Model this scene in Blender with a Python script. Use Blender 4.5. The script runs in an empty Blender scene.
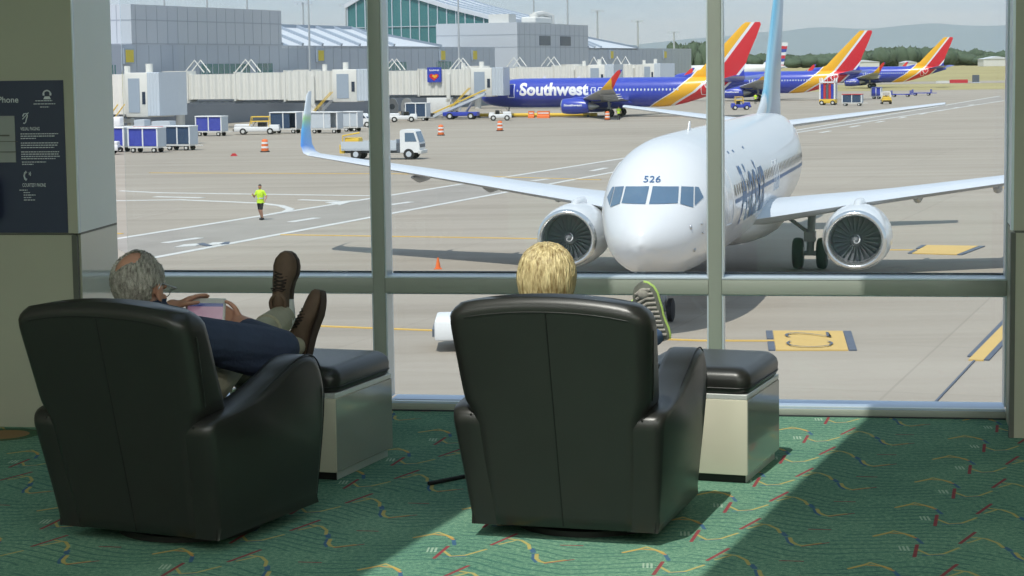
import bpy, bmesh, math, random
import numpy as np
from mathutils import Vector, Matrix, noise as mnoise

random.seed(7)
SC = bpy.context.scene
COL = SC.collection
PI = math.pi
APRON = -5.747           # apron level below the terminal floor (z = 0)
PSI = 0.1641             # how far the window wall is turned from the camera's axis
R = math.radians

# ------------------------------------------------------------------ materials
class NT:
    def __init__(s, m):
        m.use_nodes = True
        s.t = m.node_tree; s.n = s.t.nodes; s.l = s.t.links
        s.n.clear()
    def node(s, kind, **kw):
        n = s.n.new(kind)
        for k, v in kw.items(): setattr(n, k, v)
        return n
    def link(s, a, b): s.l.new(a, b)
    def put(s, sock, v):
        if hasattr(v, 'is_output'): s.l.new(v, sock)
        else: sock.default_value = v
    def math(s, op, a, b=0.0, c=0.0, clamp=False):
        n = s.n.new('ShaderNodeMath'); n.operation = op; n.use_clamp = clamp
        for i, v in enumerate((a, b, c)):
            s.put(n.inputs[i], v)
        return n.outputs[0]
    def vmath(s, op, a, b=None, scale=None):
        n = s.n.new('ShaderNodeVectorMath'); n.operation = op
        s.put(n.inputs[0], a)
        if b is not None: s.put(n.inputs[1], b)
        if scale is not None: s.put(n.inputs['Scale'], scale)
        return n
    def mix(s, fac, a, b, typ='RGBA', blend='MIX'):
        n = s.n.new('ShaderNodeMix'); n.data_type = typ
        if typ == 'RGBA':
            n.blend_type = blend
            s.put(n.inputs[0], fac); s.put(n.inputs[6], a); s.put(n.inputs[7], b)
            return n.outputs[2]
        s.put(n.inputs[0], fac); s.put(n.inputs[2], a); s.put(n.inputs[3], b)
        return n.outputs[0]
    def ramp(s, fac, stops, interp='LINEAR'):
        n = s.n.new('ShaderNodeValToRGB'); cr = n.color_ramp; cr.interpolation = interp
        while len(cr.elements) < len(stops): cr.elements.new(0.5)
        for e, (p, c) in zip(cr.elements, stops):
            e.position = p; e.color = c if len(c) == 4 else (*c, 1)
        s.put(n.inputs[0], fac)
        return n
    def noise(s, vec, scale, detail=3, rough=.55):
        n = s.n.new('ShaderNodeTexNoise'); n.inputs['Scale'].default_value = scale
        n.inputs['Detail'].default_value = detail; n.inputs['Roughness'].default_value = rough
        if vec is not None: s.link(vec, n.inputs['Vector'])
        return n.outputs['Fac']
    def coords(s, which='Object'):
        return s.n.new('ShaderNodeTexCoord').outputs[which]
    def bsdf(s, col, rough=.6, metal=0, spec=.5, normal=None, coat=0):
        b = s.n.new('ShaderNodeBsdfPrincipled')
        s.put(b.inputs['Base Color'], col); s.put(b.inputs['Roughness'], rough)
        b.inputs['Metallic'].default_value = metal
        b.inputs['Specular IOR Level'].default_value = spec
        b.inputs['Coat Weight'].default_value = coat
        if normal is not None: s.link(normal, b.inputs['Normal'])
        o = s.n.new('ShaderNodeOutputMaterial'); s.link(b.outputs[0], o.inputs[0])
        return b
    def bump(s, h, strength, dist=.01):
        n = s.n.new('ShaderNodeBump'); n.inputs['Strength'].default_value = strength
        n.inputs['Distance'].default_value = dist
        s.link(h, n.inputs['Height']); return n.outputs[0]

def lin(r, g, b):
    f = lambda c: ((c/255+.055)/1.055)**2.4 if c > 10 else c/255/12.92
    return (f(r), f(g), f(b), 1)

def mat(name, col, rough=.6, metal=0, spec=.5, var=.06, vscale=3., bump=0, bscale=80., bdist=.005, coat=0):
    m = bpy.data.materials.new(name); t = NT(m)
    if len(col) == 3: col = (*col, 1)
    co = t.coords()
    nz = t.noise(co, vscale)
    k = t.math('MULTIPLY_ADD', nz, 2*var, 1-var)
    hsv = t.node('ShaderNodeHueSaturation'); hsv.inputs['Color'].default_value = col
    t.link(k, hsv.inputs['Value'])
    nrm = t.bump(t.noise(co, bscale, 2), bump, bdist) if bump else None
    t.bsdf(hsv.outputs[0], rough, metal, spec, nrm, coat)
    return m

M = {}
def defmat(key, *a, **k): M[key] = mat(key, *a, **k)

defmat('wall_paint', (.40, .40, .315), .55, var=.03)
defmat('pillar_lit_side', (.80, .84, .84), .35, var=.02)  # lighter than the front: window light put into the side's colour
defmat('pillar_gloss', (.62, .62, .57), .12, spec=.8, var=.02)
defmat('pillar_reveal', (.10, .105, .09), .5)
defmat('mullion', (.31, .335, .295), .38, var=.03)
defmat('alu_light', (.60, .67, .74), .3, metal=.3, var=.03)
defmat('dark_gasket', (.012, .02, .028), .5)
defmat('sill_metal', (.42, .52, .66), .4, metal=.2, var=.03)
defmat('ceiling_white', (.6, .6, .58), .8)
defmat('black', (.012, .012, .012), .5)
defmat('rubber', (.02, .02, .022), .75)
defmat('white_paint', (.82, .83, .84), .35, spec=.4, var=.03)
defmat('dirty_white', (.66, .66, .64), .55, var=.08, vscale=1.5)
defmat('bridge_white', (.72, .71, .67), .5, var=.06, vscale=.6)
defmat('plane_white', (.70, .71, .73), .22, spec=.5, var=.015, vscale=.5, coat=.3)
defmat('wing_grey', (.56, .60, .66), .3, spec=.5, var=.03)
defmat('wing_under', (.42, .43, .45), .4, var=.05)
defmat('fairing_grey', (.62, .63, .65), .35, var=.03)
defmat('chrome', (.74, .74, .74), .22, metal=.9, var=.02)
defmat('steel', (.45, .46, .48), .38, metal=.6)
defmat('fan_dark', (.20, .21, .23), .35, metal=.3, var=.1)
defmat('gear_grey', (.38, .39, .40), .5)
defmat('sw_blue', (.035, .06, .44), .3, var=.05, coat=.3)
defmat('sw_red', (.62, .02, .03), .35)
defmat('sw_orange', (.85, .40, .03), .35)
defmat('sw_white', (.85, .85, .87), .35)
defmat('cockpit_glass', (.10, .17, .26), .06, spec=.9, var=.15, vscale=1.2)
defmat('window_dark', (.03, .045, .075), .15, spec=.8)
defmat('letter_blue', (.03, .11, .27), .4)
defmat('teal_glass', (.05, .18, .19), .12, spec=.8, var=.2, vscale=.15)
defmat('concourse_joint', (.37, .40, .45), .6, var=.04)
defmat('concourse_grey', (.44, .48, .54), .55, var=.04, vscale=.2)
defmat('concourse_light', (.50, .53, .575), .55, var=.03, vscale=.2)
defmat('concourse_low', (.24, .26, .30), .6, var=.1, vscale=.15)
defmat('roof_metal', (.62, .65, .70), .4, var=.04, vscale=.2)
defmat('roof_rib', (.34, .40, .48), .5)
defmat('louver', (.11, .13, .16), .5)
defmat('yellow', (.78, .52, .06), .5, var=.12, vscale=4)
defmat('sign_yellow', (.70, .55, .05), .5)
defmat('orange', (.80, .17, .04), .5)
defmat('red', (.55, .035, .05), .5)
defmat('curtain_blue', (.055, .075, .42), .7, var=.25, vscale=2.5)
defmat('curtain_navy', (.035, .07, .14), .7, var=.2, vscale=2.5)
defmat('cart_grey', (.55, .60, .66), .5, var=.05)
defmat('pole_grey', (.42, .45, .48), .5)
defmat('hivis', (.58, .85, .04), .6, var=.08, vscale=6)
defmat('skin', (.48, .25, .17), .55, var=.08, vscale=25)
defmat('black_cloth', (.02, .02, .024), .85)
defmat('line_white', (.60, .60, .585), .7, var=.12, vscale=2)
defmat('line_yellow', (.66, .43, .11), .7, var=.15, vscale=2)
defmat('box_yellow', (.60, .41, .14), .7, var=.08, vscale=2)
defmat('line_dark', (.10, .12, .16), .7, var=.3, vscale=5)
defmat('grass', (.36, .31, .14), .9, var=.3, vscale=.02)
defmat('tree_green', (.075, .11, .07), .9, var=.4, vscale=.06)
defmat('hill_forest', (.045, .075, .055), .95, var=.35, vscale=.004)
defmat('leather', (.020, .020, .0185), .34, spec=.5, var=.15, vscale=6, bump=.12, bscale=260, bdist=.002)
defmat('piping', (.008, .008, .008), .5)
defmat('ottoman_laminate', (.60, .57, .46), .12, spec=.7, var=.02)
defmat('ottoman_shaded_side', (.33, .34, .31), .08, spec=.9, var=.02)  # darker than the laminate: shade put into the side's colour
defmat('ottoman_trim', (.62, .64, .62), .3, metal=.3)
defmat('sign_navy', (.030, .040, .082), .4, var=.04)
defmat('sign_letter', (.62, .66, .70), .5)
defmat('sign_plate', (.30, .32, .31), .5)
defmat('lamp_off', (.7, .7, .7), .5)
defmat('sweater_navy', (.030, .044, .085), .9, var=.2, vscale=12, bump=.5, bscale=40, bdist=.01)
defmat('khaki', (.36, .34, .25), .85, var=.1, vscale=14, bump=.5, bscale=35, bdist=.01)
defmat('denim', (.07, .13, .26), .85, var=.15, vscale=20, bump=.4, bscale=40, bdist=.008)
defmat('purple_top', (.10, .07, .12), .85)
defmat('lace_dark', (.022, .015, .011), .85)
defmat('shoe_brown', (.115, .072, .047), .75, var=.25, vscale=25, bump=.3, bscale=120)
defmat('shoe_sole', (.05, .036, .028), .8)
defmat('sock_white', (.62, .62, .60), .9)
defmat('runner_grey', (.14, .145, .125), .75, var=.3, vscale=30)
defmat('runner_tread', (.34, .32, .29), .8, var=.35, vscale=60)
defmat('runner_green', (.42, .60, .16), .6)
defmat('tablet_white', (.55, .56, .54), .35)
defmat('strap_black', (.012, .012, .014), .7)

def screen_mat():
    m = bpy.data.materials.new('tablet_screen'); t = NT(m)
    co = t.coords(); sp = t.node('ShaderNodeSeparateXYZ'); t.link(co, sp.inputs[0])
    hdr = t.math('GREATER_THAN', sp.outputs[2], .026)
    col = t.mix(hdr, (.30, .17, .24, 1), (.03, .05, .17, 1))
    b = t.bsdf(col, .2)
    t.link(col, b.inputs['Emission Color']); b.inputs['Emission Strength'].default_value = .35
    return m
M['tablet_screen'] = screen_mat()

def emit(name, col, s):
    m = bpy.data.materials.new(name); t = NT(m)
    e = t.node('ShaderNodeEmission'); e.inputs[0].default_value = (*col, 1); e.inputs[1].default_value = s
    o = t.node('ShaderNodeOutputMaterial'); t.link(e.outputs[0], o.inputs[0]); return m
M['fill_lamp_on'] = emit('fill_lamp_on', (1, .95, .86), 3.0)

def glass_mat():
    m = bpy.data.materials.new('window_glass'); t = NT(m)
    tr = t.node('ShaderNodeBsdfTransparent'); tr.inputs[0].default_value = (.955, .97, .965, 1)
    gl = t.node('ShaderNodeBsdfGlossy'); gl.inputs['Roughness'].default_value = .0
    gl.inputs[0].default_value = (.9, .95, 1, 1)
    fr = t.node('ShaderNodeFresnel'); fr.inputs[0].default_value = 1.35
    mx = t.node('ShaderNodeMixShader'); t.link(fr.outputs[0], mx.inputs[0])
    t.link(tr.outputs[0], mx.inputs[1]); t.link(gl.outputs[0], mx.inputs[2])
    o = t.node('ShaderNodeOutputMaterial'); t.link(mx.outputs[0], o.inputs[0]); return m
M['glass'] = glass_mat()

def hair_mat(name, c1, c2, scale):
    m = bpy.data.materials.new(name); t = NT(m)
    co = t.coords(); mp = t.node('ShaderNodeMapping'); t.link(co, mp.inputs[0])
    mp.inputs['Scale'].default_value = (1, 1, .22)
    f = t.ramp(t.noise(mp.outputs[0], scale, 4, .65), [(.32, c1), (.68, c2)])
    t.bsdf(f.outputs[0], .42, spec=.4, normal=t.bump(t.noise(mp.outputs[0], scale*2, 3), .6, .004)); return m
M['hair_blonde'] = hair_mat('hair_blonde', lin(128, 104, 62), lin(232, 214, 164), 60)
M['hair_grey'] = hair_mat('hair_grey', lin(96, 92, 84), lin(178, 174, 164), 90)

def apron_mat():
    m = bpy.data.materials.new('apron_concrete'); t = NT(m)
    co = t.coords(); mp = t.node('ShaderNodeMapping'); t.link(co, mp.inputs[0])
    mp.inputs['Rotation'].default_value = (0, 0, R(20))
    big = t.noise(co, .02, 4); st = t.node('ShaderNodeMapping'); t.link(co, st.inputs[0])
    st.inputs['Scale'].default_value = (.035, .35, 1)
    streak = t.noise(st.outputs[0], 1.0, 5, .65); fine = t.noise(co, 3.0, 3)
    v = t.math('ADD', t.math('MULTIPLY', big, .18), t.math('MULTIPLY', streak, .40))
    v = t.math('ADD', v, t.math('MULTIPLY', fine, .06))
    c = t.ramp(v, [(.16, (.25, .215, .175)), (.30, (.345, .305, .255)), (.46, (.42, .378, .322))])
    br = t.node('ShaderNodeTexBrick'); t.link(mp.outputs[0], br.inputs['Vector'])
    br.offset = 0; br.inputs['Scale'].default_value = 1; br.inputs['Brick Width'].default_value = 7.6
    br.inputs['Row Height'].default_value = 7.6; br.inputs['Mortar Size'].default_value = .035
    br.inputs['Color1'].default_value = (1, 1, 1, 1); br.inputs['Color2'].default_value = (.95, .95, .95, 1)
    br.inputs['Mortar'].default_value = (.86, .86, .86, 1)
    col = t.mix(1.0, c.outputs[0], br.outputs['Color'], blend='MULTIPLY')
    t.bsdf(col, .85, spec=.25); return m
M['apron'] = apron_mat()

def asphalt_mat():
    m = bpy.data.materials.new('road_asphalt'); t = NT(m)
    co = t.coords()
    c = t.ramp(t.noise(co, .3, 5, .6), [(.3, (.29, .268, .24)), (.7, (.35, .325, .295))])
    t.bsdf(c.outputs[0], .85, spec=.25); return m
M['asphalt'] = asphalt_mat()

# carpet: measured repeat .81 m x .505 m turned 19.8 degrees, marks in (u, v) of one repeat
def carpet_mat():
    m = bpy.data.materials.new('carpet_teal'); t = NT(m)
    co = t.coords(); sp = t.node('ShaderNodeSeparateXYZ'); t.link(co, sp.inputs[0])
    X, Y = sp.outputs[0], sp.outputs[1]
    wob = t.noise(co, 2.3, 2)
    u = t.math('ADD', t.math('MULTIPLY', X, .941), t.math('MULTIPLY', Y, -.339))
    v = t.math('ADD', t.math('MULTIPLY', X, .339), t.math('MULTIPLY', Y, .941))
    uu = t.math('MULTIPLY', t.math('FRACT', t.math('DIVIDE', t.math('ADD', u, 1.5+81.0), .81)), .81)
    vv = t.math('MULTIPLY', t.math('FRACT', t.math('DIVIDE', t.math('ADD', v, 50.5), .505)), .505)
    cx = t.node('ShaderNodeCombineXYZ'); t.link(uu, cx.inputs[0]); t.link(vv, cx.inputs[1])
    p = cx.outputs[0]
    def segs(lines):
        out = None
        for pts, w in lines:
            for (ax, ay), (bx, by) in zip(pts, pts[1:]):
                ba = Vector((bx-ax, by-ay, 0)); L2 = max(ba.length_squared, 1e-8)
                pa = t.vmath('SUBTRACT', p, (ax, ay, 0)).outputs[0]
                h = t.math('MULTIPLY', t.vmath('DOT_PRODUCT', pa, tuple(ba)).outputs['Value'], 1/L2, clamp=True)
                q = t.vmath('SCALE', tuple(ba), scale=h).outputs[0]
                d = t.vmath('DISTANCE', pa, q).outputs['Value']
                k = t.math('SUBTRACT', 1.0, t.math('MULTIPLY', d, 1/w), clamp=True)
                out = k if out is None else t.math('MAXIMUM', out, k)
        return t.math('MULTIPLY', out, 3.0, clamp=True)
    def wrap(l):  # copies that reach over the edge of the repeat
        res = []
        for pts, w in l:
            for du in (-.81, 0, .81):
                for dv in (-.505, 0, .505):
                    q = [(a+du, b+dv) for a, b in pts]
                    if max(a for a, b in q) > 0 and min(a for a, b in q) < .81 and max(b for a, b in q) > 0 and min(b for a, b in q) < .505:
                        res.append((q, w))
        return res
    red = segs(wrap([([(.416, .212), (.428, .09), (.434, .03)], .0085), ([(.56, .278), (.59, .468)], .0085), ([(.805, .347), (.882, .361)], .006), ([(.835, .073), (.916, .155)], .005)]))
    yel = segs(wrap([([(.425, .144), (.479, .076), (.525, .103), (.565, .208)], .007), ([(.593, .386), (.643, .375), (.69, .32), (.715, .258)], .008),
                     ([(.766, .189), (.785, .13), (.81, .095), (.833, .082), (.889, .137)], .009), ([(.585, .295), (.621, .368)], .006),
                     ([(.244, .307), (.289, .38), (.30, .41), (.381, .347)], .007)]))
    ora = segs(wrap([([(.244, .302), (.289, .372), (.347, .372), (.396, .317)], .007)]))
    blu = segs(wrap([([(.396, .317), (.43, .24)], .009), ([(.722, .262), (.745, .215)], .012), ([(.752, .19), (.775, .12), (.80, .08)], .007), ([(.46, .06), (.53, .09)], .006)]))
    wht = segs(wrap([([(.371, .175), (.388, .115)], .005), ([(.385, .177), (.402, .118)], .005), ([(.357, .173), (.374, .112)], .004)]))
    # thin dark wandering lines woven through the ground
    wv = t.math('SINE', t.math('ADD', t.math('MULTIPLY', v, 105.), t.math('ADD', t.math('MULTIPLY', t.math('SINE', t.math('MULTIPLY', u, 7.757)), 7.), t.math('MULTIPLY', wob, 14.))))
    lines = t.math('MULTIPLY', t.math('GREATER_THAN', wv, .72), t.math('GREATER_THAN', t.noise(co, 3.1, 2), .47))
    gr = t.noise(co, 320., 2); gr2 = t.noise(co, 60., 2); patch = t.noise(co, 1.2, 2)
    f = t.math('ADD', t.math('MULTIPLY', gr, .5), t.math('ADD', t.math('MULTIPLY', gr2, .35), t.math('MULTIPLY', patch, .15)))
    base = t.ramp(f, [(.38, (.055, .155, .122)), (.5, (.135, .278, .195)), (.63, (.275, .455, .305))]).outputs[0]
    c = t.mix(t.math('MULTIPLY', lines, .55), base, (.035, .13, .115, 1))
    c = t.mix(t.math('MULTIPLY', blu, .75), c, (.04, .10, .26, 1))
    c = t.mix(t.math('MULTIPLY', wht, .6), c, (.50, .62, .50, 1))
    c = t.mix(t.math('MULTIPLY', ora, .8), c, (.60, .30, .07, 1))
    c = t.mix(t.math('MULTIPLY', yel, .72), c, (.56, .43, .12, 1))
    c = t.mix(t.math('MULTIPLY', red, .85), c, (.30, .03, .055, 1))
    # round brown medallion woven into the carpet by the left wall
    d = t.vmath('DISTANCE', co, (-2.46, 9.70, 0)).outputs['Value']
    ring = t.math('LESS_THAN', d, .17); core = t.math('LESS_THAN', d, .12)
    c = t.mix(t.math('MULTIPLY', ring, .8), c, (.05, .10, .05, 1)); c = t.mix(t.math('MULTIPLY', core, .9), c, (.33, .20, .10, 1))
    t.bsdf(c, .95, spec=.1, normal=t.bump(gr, .5, .006)); return m
M['carpet'] = carpet_mat()

def livery_mat():   # blue body, then yellow, silver, red, silver bands sweeping up into the fin
    m = bpy.data.materials.new('jet_livery'); t = NT(m)
    co = t.coords(); sp = t.node('ShaderNodeSeparateXYZ'); t.link(co, sp.inputs[0])
    x, z = sp.outputs[0], sp.outputs[2]
    pts = [(0, 25.0), (1.44, 27.76), (3.3, 31.1), (4.88, 32.9), (7.25, 34.85), (12.6, 39.0)]
    h = t.ramp(t.math('DIVIDE', z, 13.0), [(a/13, ((b-20)/25,)*3) for a, b in pts]).outputs[0]
    d = t.math('SUBTRACT', x, t.math('MULTIPLY_ADD', h, 25., 20.))
    w = t.math('DIVIDE', t.math('ADD', d, 10.), 20.)
    st = lambda v: (v+10)/20
    B, Y, W, RD = (.035, .06, .44), (.86, .45, .02), (.80, .80, .82), (.66, .015, .03)
    c = t.ramp(w, [(0, B), (st(-3.05), W), (st(-2.85), Y), (st(-.35), W), (st(.1), RD), (st(3.1), W), (st(3.5), B)], 'CONSTANT')
    t.bsdf(c.outputs[0], .28, coat=.3); return m
M['livery'] = livery_mat()

def zband(name, axis, stops, lo, hi, rough=.3):
    m = bpy.data.materials.new(name); t = NT(m)
    co = t.coords(); sp = t.node('ShaderNodeSeparateXYZ'); t.link(co, sp.inputs[0])
    a = sp.outputs['XYZ'.index(axis)]
    wv = t.math('ADD', a, t.math('MULTIPLY', t.noise(co, .6, 1), .5))
    w = t.math('DIVIDE', t.math('SUBTRACT', wv, lo), hi-lo)
    c = t.ramp(w, stops); t.bsdf(c.outputs[0], rough, coat=.2); return m
M['winglet_alaska'] = zband('winglet_alaska', 'Z', [(0, (.70, .73, .78)), (.10, (.06, .22, .62)), (.36, (.10, .40, .75)), (.50, (.35, .62, .25)), (.58, (.70, .76, .80)), (1, (.78, .80, .84))], 4.2, 7.0)
M['winglet_sw'] = zband('winglet_sw', 'X', [(0, (.9, .5, .03)), (.42, (.9, .5, .03)), (.46, (.66, .03, .03)), (.8, (.66, .03, .03)), (.84, (.03, .06, .44))], 23.3, 26.6)

def fin_mat():
    m = bpy.data.materials.new('fin_blue'); t = NT(m)
    co = t.coords(); sp = t.node('ShaderNodeSeparateXYZ'); t.link(co, sp.inputs[0])
    d = t.math('SUBTRACT', sp.outputs[0], t.math('MULTIPLY', sp.outputs[2], .86))
    w = t.math('ADD', d, t.math('MULTIPLY', t.math('SINE', t.math('MULTIPLY', sp.outputs[2], 1.1)), .35))
    f = t.math('DIVIDE', t.math('SUBTRACT', w, 24.), 8.)
    c = t.ramp(f, [(0, (.68, .72, .76)), (.22, (.68, .72, .76)), (.27, (.12, .44, .66)), (.38, (.36, .64, .78)), (.48, (.13, .27, .45)), (.7, (.20, .33, .50)), (1, (.30, .42, .55))])
    t.bsdf(c.outputs[0], .3, coat=.2); return m
M['fin_alaska'] = fin_mat()

# ------------------------------------------------------------------ mesh helper
class MB:
    def __init__(s):
        s.v = []; s.f = []; s.m = []; s.mi = 0; s.T = None
    def add(s, vs, fs):
        o = len(s.v)
        for p in vs:
            p = Vector(p)
            s.v.append(s.T @ p if s.T is not None else p)
        for f in fs:
            s.f.append([i+o for i in f]); s.m.append(s.mi)
        return s
    def box(s, x0, x1, y0, y1, z0, z1):
        vs = [(x, y, z) for z in (z0, z1) for y in (y0, y1) for x in (x0, x1)]
        return s.add(vs, [(0, 2, 3, 1), (4, 5, 7, 6), (0, 1, 5, 4), (2, 6, 7, 3), (0, 4, 6, 2), (1, 3, 7, 5)])
    def rbox(s, x0, x1, y0, y1, z0, z1, r=.02, seg=3):
        bm = bmesh.new(); bmesh.ops.create_cube(bm, size=1)
        for v in bm.verts:
            v.co = Vector(((x0+x1)/2+v.co.x*(x1-x0), (y0+y1)/2+v.co.y*(y1-y0), (z0+z1)/2+v.co.z*(z1-z0)))
        bmesh.ops.bevel(bm, geom=bm.edges[:], offset=r, segments=seg, affect='EDGES', profile=.5)
        bm.verts.index_update()
        s.add([v.co.copy() for v in bm.verts], [[v.index for v in f.verts] for f in bm.faces]); bm.free(); return s
    def loft(s, rings, closed=True, cap0=True, cap1=True):
        n = len(rings[0]); vs = [p for r_ in rings for p in r_]; fs = []
        for i in range(len(rings)-1):
            for j in range(n if closed else n-1):
                k = (j+1) % n
                fs.append((i*n+j, i*n+k, (i+1)*n+k, (i+1)*n+j))
        if cap0: fs.append(tuple(range(n))[::-1])
        if cap1: fs.append(tuple((len(rings)-1)*n+j for j in range(n)))
        return s.add(vs, fs)
    def tube(s, pts, r, n=8, caps=True):
        pts = [Vector(p) for p in pts]; rs = r if isinstance(r, (list, tuple)) else [r]*len(pts)
        rings = []; prev = None
        for i, p in enumerate(pts):
            d = (pts[min(i+1, len(pts)-1)]-pts[max(i-1, 0)])
            if d.length < 1e-9: d = Vector((0, 0, 1))
            d.normalize()
            if prev is None:
                a = d.orthogonal().normalized()
            else:
                a = (prev - d*prev.dot(d))
                a = a.normalized() if a.length > 1e-6 else d.orthogonal().normalized()
            prev = a; b = d.cross(a)
            rings.append([p+(a*math.cos(2*PI*k/n)+b*math.sin(2*PI*k/n))*rs[i] for k in range(n)])
        return s.loft(rings, True, caps, caps)
    def cyl(s, p0, p1, r0, r1=None, n=16): return s.tube([p0, p1], [r0, r0 if r1 is None else r1], n)
    def lathe(s, prof, n=32, M4=None, sq=None):   # profile (along, radius) turned round the x axis
        rings = []
        for a, r_ in prof:
            ring = []
            for k in range(n):
                th = 2*PI*k/n; y, z = r_*math.cos(th), r_*math.sin(th)
                if sq: y, z = sq(a, y, z)
                p = Vector((a, y, z)); ring.append(M4 @ p if M4 is not None else p)
            rings.append(ring)
        return s.loft(rings, True, False, False)
    def prism(s, poly, a, b, axis='y'):
        mk = {'y': lambda p, t: (p[0], t, p[1]), 'x': lambda p, t: (t, p[0], p[1]), 'z': lambda p, t: (p[0], p[1], t)}[axis]
        return s.loft([[mk(p, a) for p in poly], [mk(p, b) for p in poly]])
    def ball(s, c, r, n=16, m=10):
        r = (r, r, r) if not isinstance(r, (tuple, list)) else r
        vs = [(c[0], c[1], c[2]-r[2])]; fs = []
        for i in range(1, m):
            th = -PI/2+PI*i/m
            for k in range(n):
                ph = 2*PI*k/n; vs.append((c[0]+r[0]*math.cos(th)*math.cos(ph), c[1]+r[1]*math.cos(th)*math.sin(ph), c[2]+r[2]*math.sin(th)))
        vs.append((c[0], c[1], c[2]+r[2])); top = len(vs)-1
        for k in range(n): fs.append((0, 1+(k+1) % n, 1+k))
        for i in range(m-2):
            for k in range(n):
                a = 1+i*n+k; b = 1+i*n+(k+1) % n; fs.append((a, b, b+n, a+n))
        for k in range(n): fs.append((top, 1+(m-2)*n+k, 1+(m-2)*n+(k+1) % n))
        return s.add(vs, fs)
    def capsule(s, p0, p1, r0, r1, n=14):
        p0, p1 = Vector(p0), Vector(p1); d = (p1-p0); L = d.length
        d = d.normalized() if L > 1e-6 else Vector((0, 0, 1))
        pts, rs = [], []
        for k in range(5):
            a = PI/2*(1-k/4.0); pts.append(p0-d*r0*math.sin(a)); rs.append(max(r0*math.cos(a), 1e-4))
        for k in range(5):
            a = PI/2*k/4.0; pts.append(p1+d*r1*math.sin(a)); rs.append(max(r1*math.cos(a), 1e-4))
        rings = []; a = d.orthogonal().normalized(); b = d.cross(a)
        for p, r_ in zip(pts, rs):
            rings.append([p+(a*math.cos(2*PI*k/n)+b*math.sin(2*PI*k/n))*r_ for k in range(n)])
        return s.loft(rings)
    def mesh(s, name, smooth=None):
        me = bpy.data.meshes.new(name); me.from_pydata([tuple(p) for p in s.v], [], s.f)
        bm = bmesh.new(); bm.from_mesh(me); bmesh.ops.recalc_face_normals(bm, faces=bm.faces[:]); bm.to_mesh(me); bm.free()
        for p, i in zip(me.polygons, s.m): p.material_index = i
        if smooth is not None:
            me.shade_smooth()
            if smooth < 180: me.set_sharp_from_angle(angle=R(smooth))
        return me
    def build(s, name, mats, parent=None, smooth=35, label=None):
        me = s.mesh(name, smooth)
        o = bpy.data.objects.new(name, me); COL.objects.link(o)
        for m_ in (mats if isinstance(mats, (list, tuple)) else [mats]): me.materials.append(M[m_])
        if parent is not None: o.parent = parent
        if label: o['label'] = label
        return o

def tag(o, label=None, cat=None, group=None, kind=None):
    if label: o['label'] = label
    if cat: o['category'] = cat
    if group: o['group'] = group
    if kind: o['kind'] = kind
    return o
def thing(name, label, cat, loc=(0, 0, 0), rz=0, group=None):
    o = bpy.data.objects.new(name, None); COL.objects.link(o)
    o.location = loc; o.rotation_euler = (0, 0, rz); o.empty_display_size = .2
    return tag(o, label, cat, group)
def struct(o, label=None): return tag(o, label, None, None, 'structure')
def copy_tree(o, parent=None):
    c = o.copy(); COL.objects.link(c)
    if parent is not None: c.parent = parent
    for ch in list(o.children): copy_tree(ch, c)
    return c

def text_geo(txt, size, bold=0.0, align='LEFT', res=3):
    cu = bpy.data.curves.new('t', 'FONT'); cu.body = txt; cu.size = size; cu.offset = bold
    cu.align_x = align; cu.resolution_u = res; cu.fill_mode = 'FRONT'
    ob = bpy.data.objects.new('t', cu); COL.objects.link(ob)
    me = bpy.data.meshes.new_from_object(ob.evaluated_get(bpy.context.evaluated_depsgraph_get()))
    vs = [v.co.copy() for v in me.vertices]; fs = [list(p.vertices) for p in me.polygons]
    bpy.data.objects.remove(ob); bpy.data.curves.remove(cu); bpy.data.meshes.remove(me)
    return vs, fs
def subdiv_geo(vs, fs, maxlen):
    bm = bmesh.new()
    bv = [bm.verts.new(v) for v in vs]; bm.verts.ensure_lookup_table()
    for f in fs:
        try: bm.faces.new([bv[i] for i in f])
        except ValueError: pass
    for _ in range(4):
        es = [e for e in bm.edges if e.calc_length() > maxlen]
        if not es: break
        bmesh.ops.subdivide_edges(bm, edges=es, cuts=1, use_grid_fill=False)
        bmesh.ops.triangulate(bm, faces=[f for f in bm.faces if len(f.verts) > 4])
    bm.verts.index_update()
    r_ = [v.co.copy() for v in bm.verts], [[v.index for v in f.verts] for f in bm.faces]
    bm.free(); return r_

# ------------------------------------------------------------------ camera
cam_d = bpy.data.cameras.new('camera'); cam = bpy.data.objects.new('camera', cam_d); COL.objects.link(cam); SC.camera = cam
F_, P_, R_, CY = 2037.4, .0968, -.0134, 260.86
cam_d.sensor_width = 36; cam_d.lens = 36*F_/1024; cam_d.shift_y = -(288-CY)/1024
cam_d.clip_start = .05; cam_d.clip_end = 30000
right0 = Vector((1, 0, 0)); up0 = Vector((0, math.sin(P_), math.cos(P_)))
cr_ = right0*math.cos(R_)+up0*math.sin(R_); cu_ = up0*math.cos(R_)-right0*math.sin(R_); cb_ = cr_.cross(cu_)
cam.matrix_world = Matrix(((cr_.x, cu_.x, cb_.x, 0), (cr_.y, cu_.y, cb_.y, 0), (cr_.z, cu_.z, cb_.z, 1.75), (0, 0, 0, 1)))

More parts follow.
